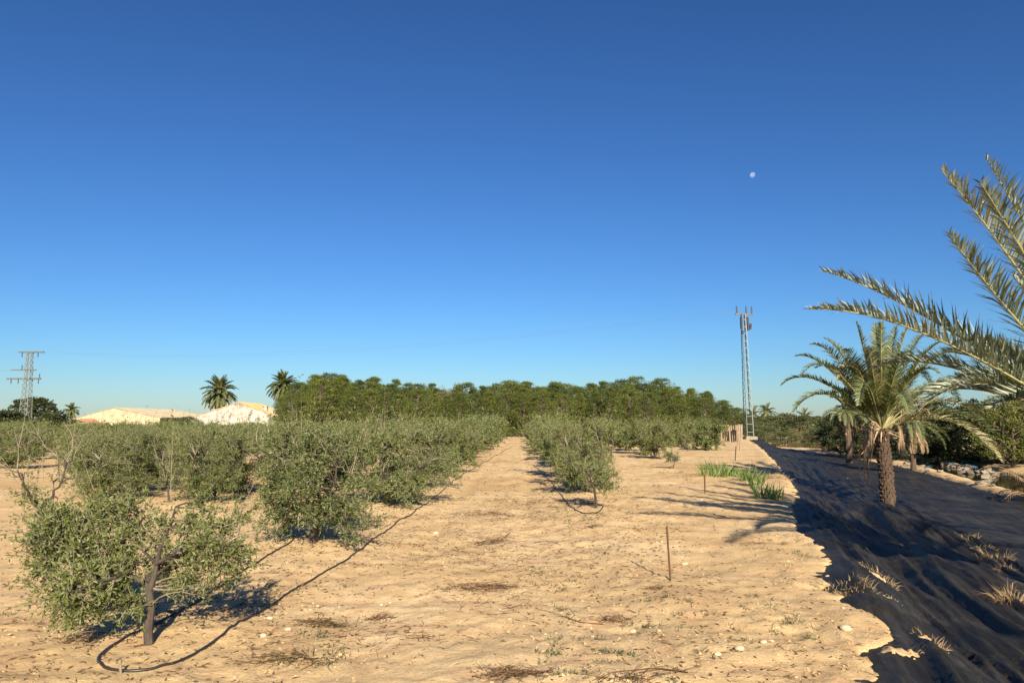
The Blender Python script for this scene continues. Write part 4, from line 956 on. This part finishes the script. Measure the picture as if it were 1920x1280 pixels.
# little sand patches spilled over the cloth
def sand_lobe(px, py, rx, ry, h, label, rot=.3):
    p = surf_pt(px, py); n = 26; g = np.linspace(-1.15, 1.15, n); GX, GY = np.meshgrid(g, g); R_ = np.hypot(GX, GY) * (1 + .22 * noise(GX * 2 + px, GY * 2 + py))
    wx = GX * rx * math.cos(rot) - GY * ry * math.sin(rot); wy = GX * rx * math.sin(rot) + GY * ry * math.cos(rot)
    zz = np.array([[surf_h(p.x + wx[i, j], p.y + wy[i, j]) for j in range(n)] for i in range(n)]) - p.z
    zz = zz + np.maximum(-.06, h * (1 - R_ ** 2)) + .006 * noise(GX * 7, GY * 7)
    ii = np.arange(n * n).reshape(n, n); Q = np.stack([ii[:-1, :-1], ii[:-1, 1:], ii[1:, 1:], ii[1:, :-1]], -1).reshape(-1, 4)
    me = make_mesh('sand_patch', np.stack([wx, wy, zz], -1).reshape(-1, 3), Q, None, [M['soil']], smooth=True)
    tag(obj('sand_patch', me, loc=p), label, 'sand patch', 'sand patches spilled on the cloth')
sand_lobe(1690, 1226, .24, .12, .035, 'long sand patch lying on the cloth at the lower right', .1)
sand_lobe(1745, 1210, .12, .08, .04, 'small sand heap under the pale tuft at lower right', .2)
sand_lobe(1648, 1084, .14, .09, .04, 'small sand heap under the straw coloured tuft', .2)
sand_lobe(1666, 1124, .10, .05, .025, 'tiny sand heap below the straw coloured tuft', .1)
sand_lobe(1838, 1034, .14, .40, .02, 'narrow strip of dirt along the cloth seam', .2)
sand_lobe(1872, 1056, .12, .26, .02, 'wider strip of dirt along the cloth seam at right', .2)

# ------------------------------------------------------------------ twig heaps, sticks, stones, litter
def twig_heap(px, py, n, L, sx, sy, label, name='twig_heap', mat='litter', rr=.003, hh=.03, cat='twigs'):
    p = soil_pt(px, py); r = np.random.default_rng(int(px + py * 3)); b_ = MB()
    for i in range(n):
        x, y = float(np.clip(r.normal(0, sx * .42), -sx, sx)), float(np.clip(r.normal(0, sy * .42), -sy, sy)); a = r.uniform(0, 6.28); l = L * r.uniform(.4, 1.2); z0 = r.uniform(0, hh) * math.exp(-(x / sx) ** 2)
        pts = []
        for t in (0, .35, .7, 1):
            a2 = a + (t - .5) * r.normal() * .9; xx = x + math.cos(a2) * l * t; yy_ = y + math.sin(a2) * l * t
            pts.append((xx, yy_, float(soil_h(p.x + xx, p.y + yy_)) - p.z + .004 + z0 + abs(r.normal()) * hh * .5 * t))
        b_.tube(pts, [rr, rr * .8, rr * .6, rr * .3], 3, cap=False)
    k = n * 3; P = np.stack([r.normal(0, sx * .55, k), r.normal(0, sy * .55, k), np.zeros(k)], 1); P[:, 2] = soil_h(p.x + P[:, 0], p.y + P[:, 1]) - p.z + .004 + r.uniform(0, hh * .7, k)
    D = unit(r.normal(size=(k, 3)) * np.array([1, 1, .35])); kites(b_, P, D, .035 * r.uniform(.5, 1.2, k), .008, r=r)
    tag(obj(name, b_.mesh(name, [M[mat]]), loc=p), label, cat, 'heaps of dry twigs on the sand')
for a_ in [(915, 1016, 34, .30, .22, .10, 'small twig heap on the track in the middle distance'), (612, 1172, 50, .22, .22, .10, 'dry root clump beside the hose curve'), (708, 1161, 26, .13, .12, .05, 'small brown clump right of the dry root clump'),
           (548, 1232, 46, .3, .30, .10, 'spread of dry twigs near the bottom left, right of the hose'), (900, 1100, 46, .32, .34, .18, 'scattered broken twigs in the middle of the foreground'), (1145, 1163, 24, .16, .20, .08, 'dark leaf heap at the end of the long thin twig'),
           (1235, 1104, 12, .16, .1, .06, 'few crossed twigs beside the rusty rod'), (960, 1265, 60, .2, .26, .10, 'brown root mat at the bottom middle'), (1170, 1272, 16, .45, .3, .05, 'arched twigs cut by the bottom edge'), (790, 1197, 7, .16, .06, .04, 'tiny dark twig cross in the foreground sand'),
           (1112, 988, 20, .14, .16, .1, 'small dark clump of debris left of the rod'), (900, 965, 70, .3, 1.1, .5, 'belt of twigs across the wheel tracks'), (960, 940, 50, .3, .9, .6, 'far belt of twigs across the wheel tracks'), (135, 1205, 16, .14, .2, .06, 'small twig heap lower left of the nearest olive'), (1410, 1020, 14, .14, .2, .1, 'thin weeds in the frond shadow by the cloth')]:
    twig_heap(*a_)
def stick(px, label, rr=.005, name='stick', mat='litter'):
    pts = [soil_pt(a, b_, .01) for a, b_ in px]; base = pts[0]
    q = MB(); q.tube([tuple(p - base) for p in pts], np.linspace(rr, rr * .4, len(pts)), 5)
    tag(obj(name, q.mesh(name, [M[mat]]), loc=base), label, 'stick', 'fallen sticks')
stick([(1132, 1172), (1090, 1168), (1060, 1158), (1030, 1148), (1005, 1142)], 'long thin curved twig lying in the foreground sand', .004)
stick([(1068, 1162), (1078, 1155), (1072, 1145), (1060, 1140)], 'hooked end of twig by the long thin one', .003)
stick([(1470 - 420, 1022), (1040, 1018), (1000, 1006)], 'thin stick on the sand left of the dark debris', .003)
stick([(955, 1000), (940, 1012), (925, 1016)], 'reddish stick beside the small twig heap', .006)
stick([(1290, 1262), (1230, 1254), (1150, 1262), (1110, 1278)], 'arched brown twig at the bottom edge', .005)
stick([(460, 1130), (430, 1143), (400, 1150), (385, 1143)], 'thin pale branch in the shade of the nearest olive', .005)
stick([(1830, 1010), (1790, 990), (1755, 975)], 'thin stick along the cloth seam', .006)

def patchy(n, x0, x1, y0, y1, thr, sc, r):
    x = r.uniform(x0, x1, n * 3); t = r.uniform(0, 1, n * 3); y = y0 * (y1 / y0) ** t
    k = (fbm(x * sc + 31, y * sc + 7, 3) > thr) & (x < edge_real(y) - .02) & (np.abs(x) < .75 * y + 1)
    x, y = x[k][:n], y[k][:n]; return x, y
r = np.random.default_rng(91)
b_ = MB()
for n, thr, sc, sz in ((8000, .32, 1.5, 1.0), (1300, -.2, .3, .7)):
    x, y = patchy(n, -9, 9, 3.6, 30, thr, sc, r); k = len(x)
    P = np.stack([x, y, soil_h(x, y) + .003], 1); a = r.uniform(0, 6.28, k); D = np.stack([np.cos(a), np.sin(a), r.uniform(-.02, .2, k)], 1)
    spikes(b_, P, D, (.02 + .10 * r.uniform(0, 1, k) ** 2.5) * sz * (1 + y / 30), .0016 * (1 + y / 20))
    j = r.permutation(k)[:k // 3]; kites(b_, P[j] + np.array([0, 0, .004]), unit(D[j] + rdir(len(j), r) * .4), r.uniform(.008, .045, len(j)) * (1 + y[j] / 25), r.uniform(.004, .012, len(j)) * (1 + y[j] / 25), r=r)
for cx_, cy_, sx_, sy_, n in ((-.7, 11.5, .9, 1.6, 900), (-.5, 9.2, .7, .9, 500), (.2, 14.5, .9, 2.0, 700), (-.3, 7.4, .35, .5, 260), (-1.3, 6.1, .6, .25, 260)):
    x = r.normal(cx_, sx_, n); y = r.normal(cy_, sy_, n); k = n; P = np.stack([x, y, soil_h(x, y) + .003], 1); a = r.uniform(0, 6.28, k); D = np.stack([np.cos(a), np.sin(a), r.uniform(-.02, .25, k)], 1)
    spikes(b_, P, D, r.uniform(.02, .16, k), .0025); kites(b_, P[::2], unit(D[::2]), r.uniform(.01, .05, len(P[::2])), .01, r=r)
obj('twig_litter', b_.mesh('twig_litter', [M['litter']]), kind='stuff')
# belts of litter under the tree rows
b_ = MB()
for xr, n in ((-2.8, 3800), (-7.1, 2500), (1.4, 2500), (-4.8, 1500)):
    t_ = r.uniform(0, 1, n); y = 4.2 * (40 / 4.2) ** t_; x = xr + r.normal(0, .75, n); k = n
    P = np.stack([x, y, soil_h(x, y) + .004], 1); a = r.uniform(0, 6.28, k); D = np.stack([np.cos(a), np.sin(a), r.uniform(-.02, .3, k)], 1)
    kites(b_, P, unit(D), .04 * (1 + y / 25), .010 * (1 + y / 25), r=r); spikes(b_, P[::2], D[::2], .09, .0018)
obj('leaf_litter', b_.mesh('leaf_litter', [M['litter']]), kind='stuff')
# low green-grey weeds
b_ = MB(); x, y = patchy(1100, -9, 9, 4, 34, .25, .55, r)
for _ in range(16):
    k = len(x); xx = x + r.normal(0, .035, k); yy_ = y + r.normal(0, .035, k); P = np.stack([xx, yy_, soil_h(xx, yy_)], 1)
    kites(b_, P, unit(r.normal(size=(k, 3)) * .7 + np.array([0, 0, .6])), .045, .007, r=r)
obj('low_weeds', b_.mesh('low_weeds', [M['shrub_leaf']]), kind='stuff')
# pebbles and clods
ico = np.array([[0, 0, 1], [.894, 0, .447], [.276, .851, .447], [-.724, .526, .447], [-.724, -.526, .447], [.276, -.851, .447], [.724, .526, -.447], [-.276, .851, -.447], [-.894, 0, -.447], [-.276, -.851, -.447], [.724, -.526, -.447], [0, 0, -1]])
icf = np.array([[0, 1, 2], [0, 2, 3], [0, 3, 4], [0, 4, 5], [0, 5, 1], [1, 6, 2], [2, 7, 3], [3, 8, 4], [4, 9, 5], [5, 10, 1], [6, 7, 2], [7, 8, 3], [8, 9, 4], [9, 10, 5], [10, 6, 1], [11, 7, 6], [11, 8, 7], [11, 9, 8], [11, 10, 9], [11, 6, 10]])
def stones(n, smin, smax, mat, name, thr, sc, y1=22, pw=3.5):
    b_ = MB(); x, y = patchy(n, -8, 8, 3.6, y1, thr, sc, r); k = len(x)
    s = (smin + (smax - smin) * r.uniform(0, 1, k) ** pw)
    jit = 1 + r.normal(0, .18, (k, 12, 1)); V = ico[None] * jit * s[:, None, None] * np.stack([r.uniform(.8, 1.4, k), r.uniform(.8, 1.4, k), r.uniform(.5, .8, k)], -1)[:, None]
    V = V + np.stack([x, y, soil_h(x, y) + s * .25], 1)[:, None]
    T = (icf[None] + np.arange(k)[:, None, None] * 12).reshape(-1, 3); b_.add(V.reshape(-1, 3), None, T)
    obj(name, b_.mesh(name, [M[mat]]), kind='stuff')
stones(700, .003, .018, 'pebble', 'pebbles', -.1, .8)
stones(6000, .003, .014, 'soil', 'soil_clods', -.1, .6, 18)
# single pale stones one can point to
def stone(px, py, s, label, cloth=False, mat='pebble', name='stone', group='pale stones in the sand'):
    p = surf_pt(px, py); q = np.random.default_rng(int(px)); V = ico * (1 + q.normal(0, .15, (12, 1))) * s * np.array([1.25, .9, .65])
    b2 = MB(); b2.add(V, None, icf); me = b2.mesh(name, [M[mat]]); o = obj(name, me, loc=p + Vector((0, 0, s * .25))); md = o.modifiers.new('s', 'SUBSURF'); md.levels = md.render_levels = 1
    tag(o, label, 'stone', group)
for q in [(1284, 1058, .045, 'pale stone right of the rusty rod'), (1187, 1184, .035, 'pale stone below the long thin twig'), (1388, 1217, .04, 'pale stone in the rough sand right of centre'), (1432, 1205, .032, 'pale stone next to the shaded pit'),
          (1446, 1203, .028, 'small pale stone at the right end of the stone group'), (1345, 1227, .03, 'small stone left of the stone group'), (506, 1160, .035, 'white stone beside the hose curve'), (540, 1180, .03, 'white stone lower right of the hose curve'), (493, 1192, .03, 'white stone in the dry roots by the hose'),
          (1586, 1180, .055, 'flat pale slab near the sand edge'), (1552, 1085, .03, 'pale stone on the lip of the sand edge'), (1305, 944, .04, 'pale stone among the frond shadows'), (1315, 938, .03, 'smaller pale stone beside the one among frond shadows'), (817, 1001, .05, 'pale stone left of the wheel tracks'), (1240, 963, .03, 'pale stone under the second frond shadow')]:
    stone(*q)
stone(1589, 897, .05, 'white scrap lying on the far cloth left of the palm trunk', mat='pebble', group='white scraps on the cloth')
stone(1750, 977, .04, 'white scrap lying by the upper end of the seam', mat='pebble', group='white scraps on the cloth')

# rocks along the stream's far bank
r = np.random.default_rng(77)
RK = []
for i in range(5):
    V = ico * (1 + r.normal(0, .22, (12, 1))) * np.array([1.2, .9, .7]); b2 = MB(); b2.add(V, None, icf); RK.append(b2.mesh('rock', [M['rock']]))
def rocks(n, px0, px1, f, sz, label, group, dpy):
    for i, px in enumerate(sorted(r.uniform(px0, px1, n))):
        px = float(px); pyy = f(px) + r.normal() * dpy
        z = -.8
        for _ in range(4):
            p = at_z(px, pyy, z); z = float(soil_h(p.x, p.y))
        s = sz * r.uniform(.5, 1.4); o = obj('rock', RK[i % 5], loc=(p.x, p.y, max(z, -.86) + s * .3)); o.scale = (s * 1.2, s, s * .8); o.rotation_euler = (r.uniform(-.4, .4), r.uniform(-.4, .4), r.uniform(0, 6))
        tag(o, f'{label}, {ORD[i]} from the left', 'rock', group)
rocks(48, 1765, 1868, lambda x: 874 + (x - 1765) * .33, .15, 'pale rough rock in the rubble ridge between stream and dark sheet', 'rocks of the rubble ridge', 6)
rocks(24, 1690, 1765, lambda x: 868 + (x - 1690) * .06, .16, 'small rock along the far waterline of the stream', 'rocks at the waterline', 2)
rocks(16, 1660, 1800, lambda x: 866 + (x - 1660) * .30, .10, 'small stone on the sunlit strip before the stream', 'stones on the sand strip', 3)
